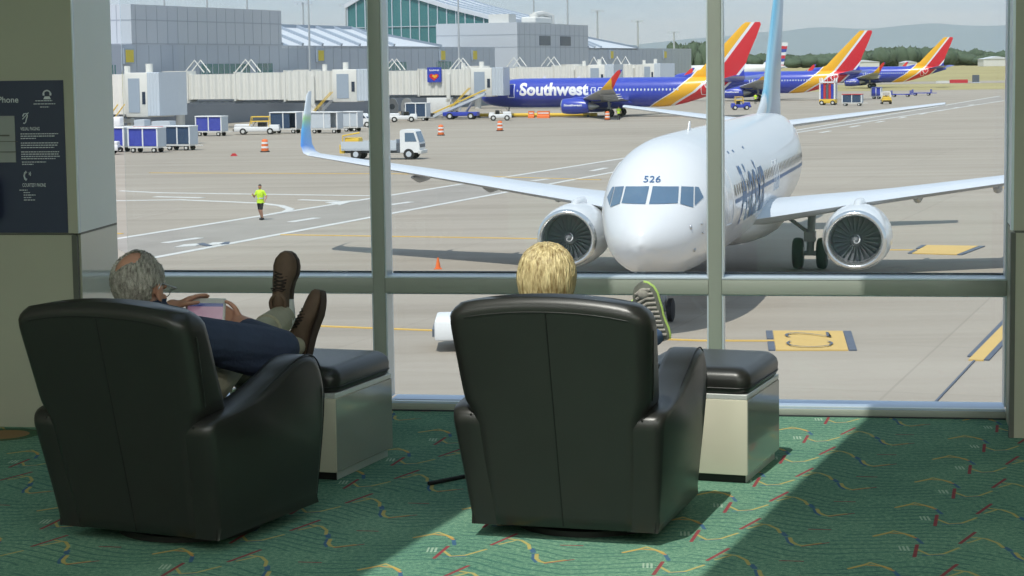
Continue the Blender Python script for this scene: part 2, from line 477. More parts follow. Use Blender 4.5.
# ------------------------------------------------------------------ sky, sun
W = bpy.data.worlds.new('sky'); SC.world = W
class NTW(NT):
    def __init__(s, w): w.use_nodes = True; s.t = w.node_tree; s.n = s.t.nodes; s.l = s.t.links; s.n.clear()
t = NTW(W); co = t.coords('Generated'); sp = t.node('ShaderNodeSeparateXYZ'); t.link(co, sp.inputs[0])
mp = t.node('ShaderNodeMapping'); t.link(co, mp.inputs[0]); mp.inputs['Scale'].default_value = (5, 5, 60)
cl = t.noise(mp.outputs[0], 1.3, 6, .62)
sky = t.ramp(sp.outputs[2], [(0, (.48, .565, .645)), (.03, (.42, .525, .625)), (.25, (.36, .48, .64)), (1, (.26, .40, .62))])
cloud = t.ramp(cl, [(.36, (0, 0, 0)), (.66, (1, 1, 1))])
c = t.mix(t.math('MULTIPLY', cloud.outputs[0], .62), sky.outputs[0], (.55, .61, .655, 1))
bg = t.node('ShaderNodeBackground'); t.link(c, bg.inputs[0]); bg.inputs[1].default_value = 1.0
o = t.node('ShaderNodeOutputWorld'); t.link(bg.outputs[0], o.inputs[0])

SUN = Vector((.22, .50, -1.0)).normalized()
sd = bpy.data.lights.new('sun', 'SUN'); sd.energy = 3.1; sd.angle = .0092; sd.color = (1, .955, .88)
so = bpy.data.objects.new('sun', sd); COL.objects.link(so); so.rotation_mode = 'QUATERNION'
so.rotation_quaternion = SUN.to_track_quat('-Z', 'Y'); so.location = (-20, -40, 90)

# ------------------------------------------------------------------ the room
ROT = Matrix.Rotation(-PSI, 4, 'Z')
WD = 10.004
def wallobj(mb, name, mats, parent=None, smooth=35):
    o = mb.build(name, mats, parent, smooth)
    if parent is None: o.rotation_euler = (0, 0, -PSI)
    return o
HC = 4.2
S0, S1, D0 = -7.0, 5.0, -6.0
mb = MB(); mb.T = ROT; mb.box(S0, S1, D0, WD+.06, -.3, 0)
struct(mb.build('floor', 'carpet'), 'green teal patterned carpet floor of the lounge')
struct(wallobj(MB().box(S0-.2, S1+.2, D0-.2, D0, 0, HC), 'wall_back', 'wall_paint'))
struct(wallobj(MB().box(S0-.2, S0, D0, WD, 0, HC), 'wall_left', 'wall_paint'))
struct(wallobj(MB().box(S1, S1+.2, D0, WD, 0, HC), 'wall_right', 'wall_paint'))
struct(wallobj(MB().box(S0, S1, WD, WD+.2, 3.3, HC+.1), 'wall_front', 'wall_paint'))
# ceiling with the long skylight slot that lets the sun reach the carpet
sk = [(-1.98, 3.2), (-.84, 3.2), (1.36, 9.3), (.04, 9.3)]
inv = ROT.inverted()
skl = [(inv @ Vector((x, y, 0))).xy for x, y in sk]
outer = [(S0, D0), (S1, D0), (S1, WD+.1), (S0, WD+.1)]
mb = MB(); vs = [(x, y, z) for z in (HC, HC+.08) for x, y in outer] + [(x, y, z) for z in (HC, HC+.08) for x, y in [tuple(p) for p in skl]]
fs = []
for i in range(4):
    k = (i+1) % 4
    fs += [(i, k, 8+k, 8+i), (4+i, 12+i, 12+k, 4+k), (8+i, 8+k, 12+k, 12+i), (i, 4+i, 4+k, k)]
mb.add(vs, fs); struct(wallobj(mb, 'ceiling', 'ceiling_white'))
mb = MB(); mb.loft([[(*p, z) for p in skl] for z in (HC+.09, HC+.10)])
w0 = struct(wallobj(mb, 'window_7', 'glass'))

# left pillar (carries the phone sign) and right post: upper cladding, seam, lower cladding
def pillar(nm, poly, low, face_a, face_b, side_mat):
    up = wallobj(MB().prism(poly, .957, HC, 'z'), nm, ['wall_paint', 'pillar_lit_side']); struct(up)
    lo = MB().prism(low, 0, .948, 'z').build('lower_cladding', ['wall_paint', side_mat], up); struct(lo)
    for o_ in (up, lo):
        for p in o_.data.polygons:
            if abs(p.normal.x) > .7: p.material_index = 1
    struct(MB().prism(low, .947, .958, 'z').build('seam', 'pillar_reveal', up))
    return up
D1 = WD-.645
up = pillar('wall_left_pillar', [(S0, D1), (-3.674, D1), (-3.722, WD+.01), (S0, WD+.01)], [(S0, D1+.012), (-3.700, D1+.012), (-3.700, D1+.03), (-3.676, D1+.03), (-3.722, WD+.01), (S0, WD+.01)], 0, 0, 'pillar_gloss')
struct(MB().box(-3.712, -3.684, D1+.002, D1+.02, 0, .947).build('corner_reveal', 'pillar_reveal', up))
struct(MB().box(-3.676, -3.670, D1-.003, D1+.02, .958, HC).build('corner_bead', 'alu_light', up))
D2 = WD-.47
up = pillar('wall_right_pillar', [(.748, D2), (S1, D2), (S1, WD+.01), (.757, WD+.01)], [(.752, D2-.02), (S1, D2-.02), (S1, WD+.01), (.757, WD+.01)], 0, 0, 'wall_paint')
struct(MB().box(.735, .757, D2-.023, D2+.02, 0, .947).build('corner_reveal', 'pillar_reveal', up))
struct(MB().box(.736, .748, D2+.0, D2+.06, .958, HC).build('corner_bead', 'alu_light', up))

# window frames
SL, SR = -3.72, .757
mul = [(-2.372, -2.31), (-.677, -.612)]
for i, (a, b) in enumerate(mul):
    m_ = MB().rbox(a, b, WD, WD+.115, 0, 3.3, .004, 2); struct(wallobj(m_, 'trim_%d' % (i+1), 'mullion'))
cols = [(SL, mul[0][0]), (mul[0][1], mul[1][0]), (mul[1][1], SR)]
for i, (a, b) in enumerate(cols):
    struct(wallobj(MB().rbox(a, b, WD+.004, WD+.10, .600, .676, .004, 2), 'trim_%d' % (i+3), 'mullion'))
    tr = wallobj(MB().rbox(a, b, WD+.0, WD+.235, 0.001, .036, .004, 2).box(a, b, WD+.09, WD+.10, 3.2, 3.3), 'trim_%d' % (i+6), 'mullion'); struct(tr)
    sl = MB(); sl.box(a, b, WD+.012, WD+.25, .036, .042); s1 = sl.build('sill_plate', 'sill_metal', tr); struct(s1)
    sh = MB().box(a, b, WD-.012, WD+.004, .0, .006).build('shadow_gap', 'dark_gasket', tr); struct(sh)
    # raised rim of the sill tray
    rim = MB(); rim.box(a, b, WD+.012, WD+.04, .042, .047); rim.build('sill_rim', 'alu_light', tr)
    for j, (z0, z1) in enumerate(((.676, 3.25), (.05, .600))):
        fr = MB(); d0, d1 = WD+.03, WD+.15
        if j == 0:
            fr.box(a+.0, b, d0-.028, WD+.20, z0, z0+.008); fr.mi = 1; fr.box(a+.004, b-.004, WD+.18, WD+.20, z0+.008, z0+.017); fr.mi = 0
        if i: fr.box(a, a+.008, d0-.02, d1, z0+.008, z1)
        fr.box(b-.008, b, d0-.02, d1, z0+.008, z1); fr.box(a, b, d0, d1, z1-.008, z1)
        fo = wallobj(fr, 'window_%d' % (1+i*2+j), ['alu_light', 'dark_gasket']); struct(fo)
        g = MB().box(a+.008, b-.008, WD+.125, WD+.133, z0+.009, z1-.008).build('glass_pane', 'glass', fo); struct(g)
# dark line of the tray on the sill of the middle bay
tr = MB(); tr.box(-2.28, -1.905, WD+.05, WD+.062, .047, .0485)
tr.add([(-1.915, WD+.05, .0486), (-1.897, WD+.05, .0486), (-1.84, WD+.235, .0486), (-1.858, WD+.235, .0486)], [(0, 1, 2, 3)])
struct(wallobj(tr, 'trim_9', 'louver'))

# unseen ceiling lamps added behind the camera to fill the room with ambient light
def ceiling_fill_light(s, d, pw):
    p = ROT @ Vector((s, d, HC-.06))
    g = thing('ceiling_fill_light', 'flat rectangular fill lamp added out of view in the lounge ceiling', 'fill light', p, -PSI, 'added ceiling fill lamps')
    MB().box(-.65, .65, -.35, .35, .02, .06).box(-.65, -.6, -.35, .35, -.01, .02).box(.6, .65, -.35, .35, -.01, .02).box(-.6, .6, -.35, -.3, -.01, .02).box(-.6, .6, .3, .35, -.01, .02).build('lamp_frame', 'lamp_off', g)
    MB().box(-.6, .6, -.3, .3, .0, .018).build('diffuser', 'fill_lamp_on', g)
    l = bpy.data.lights.new('lamp', 'AREA'); l.shape = 'RECTANGLE'; l.size = 1.2; l.size_y = .6; l.energy = pw; l.color = (.95, .98, .95)
    lo = bpy.data.objects.new('lamp', l); COL.objects.link(lo); lo.location = p+Vector((0, 0, -.03)); lo.rotation_euler = (0, 0, -PSI)
for s in (-5, -2, 1.0, 3.6):
    for d in (-4.2, -1.2, 1.6): ceiling_fill_light(s, d, 48)

# ------------------------------------------------------------------ information sign on the pillar
DS = WD-.645
sg = thing('phone_sign', 'navy blue courtesy phone sign panel with white lettering mounted on left pillar', 'sign', ROT @ Vector((-3.95, DS, .96)), -PSI)
def sbox(mb_, s0, s1, z0, z1, dep=.002, base=.006): mb_.box(s0+3.95, s1+3.95, -base-dep, -base, z0-.96, z1-.96)
m_ = MB(); m_.box(-.50, .224, -.006, .0, .0, .737); m_.build('sign_panel', 'sign_navy', sg)
m_ = MB(); sbox(m_, -4.40, -3.977, 1.303, 1.528, .004); m_.build('notice_plate', 'sign_plate', sg, label='grey notice plate with dark lettering')
def signtext(mb_, txt, s, z, h, w=None, right=False):
    vs, fs = text_geo(txt, h*1.38, .012*h)
    x0 = min(v.x for v in vs); x1 = max(v.x for v in vs); k = (w/(x1-x0)) if w else 1
    for v in vs: v.x = (v.x-x0)*k
    W_ = (x1-x0)*k; off = s-W_ if right else s
    mb_.add([(off+v.x+3.95, -.0085, z+v.y-.96) for v in vs], fs)
for a_ in (('Courtesy Phone', -3.954, 1.592, .030, .275, True), ('VISUAL PAGING', -3.949, 1.457, .017, .098), ('COURTESY PHONE', -3.949, 1.184, .018, .119)):
    m_ = MB(); signtext(m_, *a_); m_.build('sign_lettering', 'sign_letter', sg)
m_ = MB()                                                            # small print: too small to read in the photograph
for z, s0, s1 in [(1.438, -3.950, -3.759), (1.427, -3.950, -3.775), (1.416, -3.950, -3.872), (1.394, -3.950, -3.760), (1.383, -3.950, -3.765), (1.372, -3.950, -3.780), (1.351, -3.950, -3.757), (1.340, -3.950, -3.760), (1.329, -3.950, -3.752), (1.318, -3.950, -3.775), (1.302, -3.948, -3.825), (1.291, -3.948, -3.890),
                  (1.166, -3.966, -3.925), (1.154, -3.945, -3.913), (1.142, -3.945, -3.885), (1.130, -3.945, -3.905), (1.118, -3.945, -3.887), (1.597, -3.868, -3.782), (1.582, -3.878, -3.768), (1.567, -3.845, -3.800)]:
    x = s0
    while x < s1:
        w = min(random.uniform(.006, .017), s1-x); sbox(m_, x, x+w, z, z+.0042, .001); x += w+.003
o = m_.build('small_print', 'sign_letter', sg); tag(o, None, None, None, 'stuff')
m_ = MB()                                                            # telephone, ear and handset pictograms
px0 = .142
m_.tube([(px0+.018*math.cos(PI*k/10), -.0075, .672+.016*math.sin(PI*k/10)) for k in range(11)], .0035, 6)
m_.box(px0-.022, px0-.013, -.0085, -.006, .664, .676); m_.box(px0+.013, px0+.022, -.0085, -.006, .664, .676)
m_.loft([[(px0-.012, -.0085, .660), (px0+.012, -.0085, .660), (px0+.019, -.0085, .646), (px0-.019, -.0085, .646)], [(px0-.012, -.006, .660), (px0+.012, -.006, .660), (px0+.019, -.006, .646), (px0-.019, -.006, .646)]])
m_.build('pictogram', 'sign_letter', sg); m_ = MB()
ex, ez = .027, .553
m_.tube([(ex-.012, -.0075, ez+.012), (ex-.006, -.0075, ez+.024), (ex+.006, -.0075, ez+.026), (ex+.012, -.0075, ez+.014), (ex+.006, -.0075, ez-.002), (ex+.002, -.0075, ez-.016), (ex-.004, -.0075, ez-.022), (ex-.010, -.0075, ez-.020)], .003, 6)
m_.tube([(ex-.014, -.0075, ez-.002), (ex+.018, -.0075, ez+.030)], .0022, 6)
m_.build('pictogram', 'sign_letter', sg); m_ = MB()
hx, hz = .018, .277
m_.tube([(hx+.006, -.0075, hz+.020), (hx-.003, -.0075, hz+.014), (hx-.007, -.0075, hz), (hx-.003, -.0075, hz-.014), (hx+.006, -.0075, hz-.020)], [.0065, .004, .0035, .004, .0065], 6)
for rr in (.010, .017): m_.tube([(hx+.010+rr*math.cos(a), -.0075, hz+.010+rr*math.sin(a)) for a in [R(-35+12*k) for k in range(7)]], .0017, 5)
m_.build('pictogram', 'sign_letter', sg)
m_ = MB()
m_.box(-.125, -.054, -.0105, -.0098, .470, .477); m_.box(-.14, -.02, -.0105, -.0098, .392, .396); m_.box(-.14, -.012, -.0105, -.0098, .443, .446)
o = m_.build('plate_lettering', 'pillar_reveal', sg); o.location.y = -.0035
# wall telephone beside it, only its edge in view
ph = thing('wall_telephone', 'pale grey rounded edge of wall telephone below the grey notice plate', 'telephone', ROT @ Vector((-4.12, DS-.006, 1.12)), -PSI)
MB().rbox(-.09, .052, -.05, 0, -.10, .12, .018, 4).build('telephone_body', 'black', ph)
MB().tube([(.045, -.052, -.085), (.055, -.06, -.05), (.056, -.062, .02), (.055, -.06, .075), (.045, -.052, .105)], [.010, .009, .008, .009, .010], 10).build('handset', 'sign_plate', ph)

# ------------------------------------------------------------------ armchairs
def rrect(cx, cy, hx, hy, r, n=6, m=0):
    pts = []
    for sx, sy, a0 in ((1, 1, 0), (-1, 1, PI/2), (-1, -1, PI), (1, -1, 3*PI/2)):
        for k in range(n+1):
            a = a0+PI/2*k/n; pts.append((cx+sx*(hx-r)+r*math.cos(a), cy+sy*(hy-r)+r*math.sin(a)))
        if m and sx*sy > 0:
            for k in range(1, m): pts.append((cx+sx*(hx-r)*(1-2*k/m), cy+sy*hy))
    return pts
def interp(x, tab):
    for (a, b), (c, d) in zip(tab, tab[1:]):
        if x <= c: return b+(d-b)*max(0, (x-a)/(c-a))
    return tab[-1][1]
WB = [(.05, .290), (.42, .318), (.47, .320), (.505, .332), (.53, .346), (.58, .354), (.70, .362), (.82, .370), (.88, .371), (.91, .360), (.925, .335)]   # half width by height
def rear_y(z): return -.350 - .215*max(0, (z-.05))/.85
def front_y(z): return interp(z, [(.05, -.10), (.42, -.17), (.60, -.27), (.86, -.37), (.93, -.395)])
def taper(z): return .885+.115*min(1, max(0, z-.05)/.45)
ARM = [(-.345, .05), (-.352, .25), (-.362, .42), (-.364, .455), (-.345, .49), (-.30, .508), (-.20, .522), (-.08, .552), (.04, .600), (.14, .638), (.22, .652), (.28, .645), (.325, .615), (.358, .55), (.374, .45), (.376, .30), (.362, .05)]
def smooth_poly(p, it=2):
    for _ in range(it):
        q = [p[0]]
        for a, b in zip(p, p[1:]):
            q += [(a[0]*.75+b[0]*.25, a[1]*.75+b[1]*.25), (a[0]*.25+b[0]*.75, a[1]*.25+b[1]*.75)]
        q.append(p[-1]); p = q
    return p
ARMS = smooth_poly(ARM, 2)
def armchair(name, label, loc, rz):
    g = thing(name, label, 'armchair', loc, rz, 'leather lounge armchairs')
    mb = MB(); mb.cyl((0, 0, 0), (0, 0, .022), .27, .27, 40); mb.cyl((0, 0, .022), (0, 0, .055), .13, .12, 24)
    mb.build('swivel_base', 'black', g)
    # backrest with the flare above the arms and a crowned top
    rings = []
    zs = [.05, .055, .10, .2, .3, .40, .45, .48, .50, .515, .53, .56, .62, .70, .78, .83, .86, .885, .902, .914, .922, .926]
    for i, z in enumerate(zs):
        hw = interp(z, WB); y0, y1 = rear_y(z), front_y(z); e = 0
        if z > .88: e = .035*((z-.88)/.046)**2
        if i == 0: e = .012
        y0 += e; y1 -= e; r_ = min(.06, (y1-y0)/2-.004)
        ring = []
        for x, y in rrect(0, (y0+y1)/2, hw-(.012 if i == 0 else 0), (y1-y0)/2, r_, 7, 16):
            zz = z - (.042*(abs(x)/.38)**2.2)*max(0, min(1, (z-.60)/.26)); ring.append((x, y, zz))
        rings.append(ring)
    b = MB(); b.loft(rings); bo = b.build('backrest', 'leather', g, 180)
    s_ = MB()                                                       # seams sewn into the back
    s_.tube([(0, rear_y(z)-.0005, z) for z in [.06+.81*k/40 for k in range(41)]], .0028, 6)
    s_.tube([(x, rear_y(.868)+(.0 if abs(x) < .31 else .012+.35*(abs(x)-.31)), .873-.042*(abs(x)/.38)**2.2) for x in [-.352+.704*k/40 for k in range(41)]], .0032, 6)
    for sx in (-1, 1):
        s_.tube([(sx*(interp(z, WB)-.003), rear_y(z)+.022, z) for z in [.06+.42*k/20 for k in range(21)]], .005, 6)
        s_.tube([(sx*(interp(z, WB)+.0005), rear_y(z)+.07, z-.03*max(0, min(1, (z-.6)/.26))) for z in [.545+.29*k/20 for k in range(21)]], .0032, 6)
    s_.build('backrest_seam', 'piping', bo)
    # arms
    cy = sum(p[0] for p in ARMS)/len(ARMS); cz = sum(p[1] for p in ARMS)/len(ARMS)
    for sx in (-1, 1):
        rings = []
        for x, ins in ((.268, .02), (.274, .006), (.29, 0), (.365, 0), (.386, .007), (.396, .020), (.400, .038)):
            ring = []
            for y, z in ARMS:
                d = Vector((y-cy, z-cz)); L = d.length; k = (L-ins)/L if z > .06 else 1
                yy, zz = cy+d.x*k, cz+d.y*k
                ring.append((sx*x*taper(zz), yy, zz))
            rings.append([(a_, b_-(.20*max(0, z_-.05)*max(0, min(1, (-b_+.05)/.35))), z_) for a_, b_, z_ in ring])
        ab = MB(); ab.loft(rings); ao = ab.build('armrest', 'leather', g, 50)
        q = MB()
        top = [p for p in ARMS if p[1] > .40]
        q.tube([(sx*(.3925*taper(z-.075)), y*.955+.004, z-.075) for y, z in top if y < .36], .0028, 6)
        q.tube([(sx*x*taper(.415), -.3625+(.006 if x > .38 else 0), .418) for x in (.29, .32, .35, .373, .386)] + [(sx*.395*taper(.4), -.34, .420)], .0028, 6)
        q.tube([(sx*.386*taper(z), y*1.0, z) for y, z in ARMS if y > -.35], .003, 6)
        q.build('armrest_seam', 'piping', ao)
    st = MB(); st.rbox(-.265, .265, -.16, .352, .27, .445, .045, 4); st.build('seat_cushion', 'leather', g, 60)
    fp = MB(); fp.rbox(-.275, .275, -.12, .335, .055, .285, .015, 2); fp.build('front_panel', 'leather', g)
    return g
armchair('armchair', 'black leather swivel armchair in shade, holding the person in navy sweater', (-1.243, 7.67, 0), -R(25))
armchair('armchair', 'dark leather swivel armchair in sunlight with blonde haired person sitting in it', (.277, 7.665, 0), -R(17))

def ottoman(label, loc, rz):
    g = thing('ottoman', label, 'ottoman', loc, rz, 'ottomans in front of the armchairs')
    MB().box(-.215, .235, -.27, .27, 0, .045).build('plinth', 'black', g)
    MB().rbox(-.25, .2495, -.30, .30, .036, .352, .004, 2).build('laminate_body', 'ottoman_laminate', g)
    MB().box(.2495, .2515, -.294, .294, .040, .350).build('shaded_side', 'ottoman_shaded_side', g)  # thin panel added to carry the side's painted shade
    MB().rbox(-.249, .249, -.299, .299, .352, .374, .003, 1).build('metal_trim', 'ottoman_trim', g)
    MB().box(.2345, .2375, -.268, .268, 0.001, .034).build('kick_strip', 'ottoman_trim', g)
    rings = []
    for z, e in ((.374, .012), (.38, .003), (.395, -.004), (.43, -.006), (.452, .0), (.466, .012), (.474, .03), (.478, .06), (.4805, .11)):
        rings.append([(x, y, z+(.004 if z > .47 else 0)) for x, y in rrect(0, 0, .25-e, .30-e, max(.03, .055-e*.3), 6)])
    c_ = MB().loft(rings).build('cushion', 'leather', g, 180)
    p_ = MB(); ring = [(x, y, .40) for x, y in rrect(0, 0, .2545, .3045, .055, 6)]; p_.tube(ring+[ring[0]], .003, 6)
    p_.build('cushion_seam', 'piping', c_)
    return g
ottoman('shaded cream ottoman with black cushion holding the brown shoes', (-.884, 8.845, 0), -R(20))
ottoman('sunlit cream ottoman with black cushion beside the sunlit armchair', (.830, 8.672, 0), -R(20))

mb = MB(); mb.tube([(-.36, 8.372, .008), (-.30, 8.425, .009), (-.24, 8.485, .008), (-.15, 8.565, .009), (-.06, 8.62, .008)], .009, 8)
tag(mb.build('strap', 'strap_black'), 'short black cable lying on the carpet beside the sunlit armchair', 'cable')

# ------------------------------------------------------------------ people
def remesh(mb, voxel, smooth_it=6):
    me = mb.mesh('tmp'); ob = bpy.data.objects.new('tmp', me); COL.objects.link(ob)
    m1 = ob.modifiers.new('r', 'REMESH'); m1.mode = 'VOXEL'; m1.voxel_size = voxel; m1.use_smooth_shade = True
    m2 = ob.modifiers.new('s', 'SMOOTH'); m2.iterations = smooth_it; m2.factor = .5
    out = bpy.data.meshes.new_from_object(ob.evaluated_get(bpy.context.evaluated_depsgraph_get()))
    bpy.data.objects.remove(ob); bpy.data.meshes.remove(me)
    return out
def body_object(name, mb, voxel, mats, matfn, parent, smooth_it=5):
    me = remesh(mb, voxel, smooth_it); me.name = name
    for k in mats: me.materials.append(M[k])
    for p in me.polygons: p.material_index = matfn(p.center)
    me.shade_smooth()
    o = bpy.data.objects.new(name, me); COL.objects.link(o); o.parent = parent; return o

def frame_from(fwd, up):
    f = Vector(fwd).normalized(); u = Vector(up); u = (u-f*u.dot(f)).normalized(); r_ = f.cross(u)
    return r_, f, u
def m4(loc, fwd, up):
    r_, f, u = frame_from(fwd, up); loc = Vector(loc)
    return Matrix(((r_.x, f.x, u.x, loc.x), (r_.y, f.y, u.y, loc.y), (r_.z, f.z, u.z, loc.z), (0, 0, 0, 1)))

def head(mb, T, s=1.0):   # head in its own frame: y = where the face looks, z = up, origin at the middle of the skull
    old = mb.T; mb.T = T @ Matrix.Scale(s, 4)
    mb.ball((0, -.012, .025), (.077, .098, .092), 24, 16)           # skull
    mb.ball((0, .030, -.045), (.058, .062, .075), 20, 14)           # face
    mb.capsule((-.035, .03, -.085), (.035, .03, -.085), .028, .028)  # jaw
    mb.ball((0, .072, -.105), (.022, .018, .017))                   # chin
    mb.ball((0, .098, -.028), (.013, .02, .026)); mb.ball((0, .108, -.040), (.016, .014, .012))  # nose
    mb.ball((0, .092, -.070), (.024, .010, .005)); mb.ball((0, .090, -.078), (.021, .010, .006))   # lips
    mb.capsule((-.045, .082, .012), (.045, .082, .012), .012, .012)  # brow
    for sx in (-1, 1):
        mb.ball((sx*.040, .075, -.030), (.022, .018, .018))          # cheek
        mb.ball((sx*.078, -.008, -.018), (.010, .020, .031)); mb.ball((sx*.084, -.014, -.008), (.006, .018, .021)); mb.ball((sx*.079, -.002, -.044), (.007, .010, .011))  # ear
    mb.T = old

def hand(mb, wrist, fwd, palm, s=1.0, curl=(.5, .6, .7, .8), thumb=1, spread=.0):
    """wrist point, direction towards the fingers, direction the palm faces; thumb = side (+1 / -1)"""
    r_, f, u = frame_from(fwd, -Vector(palm)); w = Vector(wrist)
    def P(x, y, z): return w+r_*x*s+f*y*s+u*z*s
    mb.capsule(w, P(0, .02, 0), .024*s, .025*s)
    for x in (-.026, -.009, .009, .026): mb.capsule(P(x*.7, .015, 0), P(x, .082, .002), .0145*s, .0125*s)
    for i, (x, L) in enumerate(((.028, .068), (.0095, .078), (-.0095, .073), (-.028, .056))):
        x *= thumb; c = curl[i]; p = P(x, .085, .002); a = 0
        for k, (fr, rad) in enumerate(((.45, .0105), (.32, .0095), (.25, .0085))):
            a += c*(.7 if k == 0 else 1.0)
            q = p+(f*math.cos(a)-u*math.sin(a))*L*fr*s+r_*x*spread*s
            mb.capsule(p, q, rad*s, rad*.92*s); p = q
    p = P(.022*thumb, .02, -.004); q = P(.050*thumb, .050, -.014); t2 = P(.058*thumb, .078, -.022); t3 = P(.056*thumb, .100, -.030)
    mb.capsule(p, q, .015*s, .012*s); mb.capsule(q, t2, .0115*s, .0105*s); mb.capsule(t2, t3, .010*s, .009*s)

def shoe(parent, T, upper, sole, lace, L=.285, green=None):
    """y = toe, z = up from the sole; T places the heel of the sole"""
    prof = [(0, .026, .052), (.02, .034, .075), (.05, .036, .090), (.085, .034, .098), (.115, .034, .092), (.15, .039, .076), (.185, .046, .064), (.22, .048, .056), (.25, .042, .049), (.275, .026, .040), (.285, .010, .030)]
    k = L/.285; rings = []
    for y, hw, h in prof:
        ring = []
        for j in range(20):
            a = 2*PI*j/20; x = hw*math.cos(a)*(1 if math.sin(a) < .2 else .88); z = .012+h/2+h/2*math.sin(a)
            ring.append(T @ Vector((x+(.006 if y > .15 else 0), y*k, z)))
        rings.append(ring)
    g = MB().loft(rings).build('shoe', upper, parent, 180)
    so_ = MB(); rr = []
    for z, e in ((-.010, -.003), (-.006, .003), (.012, .003), (.020, .0)):
        ring = []
        for y, hw, h in prof: ring.append(T @ Vector((hw*1.02+e+(.006 if y > .15 else 0), y*k, z+.003*math.sin(y*30))))
        for y, hw, h in prof[::-1]: ring.append(T @ Vector((-hw*1.02-e+(.006 if y > .15 else 0), y*k, z+.003*math.sin(y*30))))
        rr.append(ring)
    so_.loft(rr)
    s2 = so_.build('sole', sole, g, 40)
    if green:
        gm = MB(); edge = [T @ Vector((-hw*1.03-.004+(.006 if y > .15 else 0), y*k, .010)) for y, hw, h in prof]
        gm.tube(edge, .007, 8); gm.build('sole_edge', green, g, 60)
        tm = MB()
        for y in [.03+.022*j for j in range(11)]:
            hw = interp(y, [(a, b) for a, b, c in prof])
            o_ = (.006 if y > .15 else 0)
            tm.tube([T @ Vector((o_-hw*.8, y*k-.004, -.011)), T @ Vector((o_, y*k+.006, -.014)), T @ Vector((o_+hw*.8, y*k-.004, -.011))], .006, 6)
        tm.ball(T @ Vector((.006, .238*k, -.011)), (.026, .012, .024))
        tm.build('tread', 'runner_tread', s2, 60)
    lm = MB()
    for y, z, hw in ((.118, .102, .020), (.133, .095, .022), (.148, .087, .024), (.163, .080, .025), (.178, .074, .026)):
        for sg_ in (-1, 1):
            lm.tube([T @ Vector((-hw*sg_, y*k, z-.008)), T @ Vector((0, (y+.006)*k, z+.001)), T @ Vector((hw*sg_, (y+.014)*k, z-.010))], .0042, 6)
    for sg_ in (-1, 1): lm.tube([T @ Vector((0, .115*k, .104)), T @ Vector((sg_*.02, .112*k, .112)), T @ Vector((sg_*.03, .122*k, .104)), T @ Vector((sg_*.008, .12*k, .103))], .0026, 6)
    lm.build('laces', lace, g, 60)
    col = MB(); ring = [T @ Vector((.030*math.cos(a), .055*k+.040*math.sin(a)*k, .094+.006*math.sin(a))) for a in [2*PI*j/18 for j in range(19)]]
    col.tube(ring, .008, 8); col.build('collar', upper, g, 60)
    return g

def seg_d(p, a, b):
    a, b = Vector(a), Vector(b); d = b-a; k = max(0, min(1, (p-a).dot(d)/d.length_squared)); return (p-(a+d*k)).length
def hair_strands(mb, T, base, dirs, r, jitter):
    pass

# ---- the man
man = thing('person', 'person with balding grey head in navy sweater reclining with tablet and brown shoes up', 'person', (-1.30, 7.95, .45))
mi = Matrix.Translation(-Vector(man.location))
def MV(*p): return mi @ Vector(p)
HIP = (-1.30, 7.96, .53); CH = (-1.40, 7.84, .70); NK = (-1.437, 7.785, .79); HD = (-1.440, 7.835, .905)
RS, RE, RW = (-1.215, 7.715, .72), (-.915, 7.94, .645), (-1.10, 8.175, .712)
LS, LE, LW = (-1.60, 7.88, .745), (-1.62, 8.12, .60), (-1.375, 8.185, .785)
RH, RK, RA = (-1.21, 7.94, .52), (-1.08, 8.33, .64), (-.985, 8.76, .66)
LH, LK, LA = (-1.40, 8.02, .52), (-1.22, 8.42, .60), (-.945, 8.79, .535)
b = MB(); b.T = mi
def cap(p, q, r0, r1): b.capsule(p, q, r0, r1)
cap(HIP, CH, .165, .155); cap(CH, NK, .14, .08); cap(RS, LS, .075, .075); cap(CH, RS, .12, .075); cap(CH, LS, .12, .075)
cap(RH, LH, .10, .10); cap(RS, RE, .088, .078); cap(RE, RW, .076, .040); cap((-1.12, 7.80, .66), (-.98, 7.90, .60), .07, .07); cap(LS, LE, .065, .052); cap(LE, LW, .050, .034)
cap(RH, RK, .102, .066); cap(RK, RA, .064, .043); cap(LH, LK, .088, .060); cap(LK, LA, .060, .043)
cap(NK, (-1.436, 7.82, .87), .06, .058)
HT = m4(HD, (.33, .94, -.22), (.0, .2, 1)) @ Matrix.Scale(1.15, 4)
head(b, mi @ HT, 1.0)
hand(b, RW, (-.75, .42, .42), (-.25, -.9, .1), .95, (.25, .3, .3, .35), -1)
hand(b, LW, (.72, .32, .30), (.1, -.2, -.9), .95, (.15, .2, .3, .4), 1)
W_ = Vector
def man_mat(c):
    p = c-mi.translation; z = p.z
    dl = min(seg_d(p, RH, RK), seg_d(p, RK, RA), seg_d(p, LH, LK), seg_d(p, LK, LA))
    da = min(seg_d(p, RS, RE), seg_d(p, RE, RW), seg_d(p, LS, LE), seg_d(p, LE, LW), seg_d(p, HIP, CH), seg_d(p, CH, NK))
    dh = (min((p-W_(HD)).length-.075, seg_d(p, NK, HD)-.04) if z > .855 else 9)
    dhand = min((p-(W_(RW)+W_((-.02, .04, .06)))).length-.07, (p-(W_(LW)+W_((.06, .03, .03)))).length-.07)
    k = min((dl-.02, 1), (da, 0), (dh, 2), (dhand, 2))
    if z < .60 and dl < da+.03: return 1
    return k[1]
body_object('body', b, .0062, ['sweater_navy', 'khaki', 'skin'], man_mat, man)
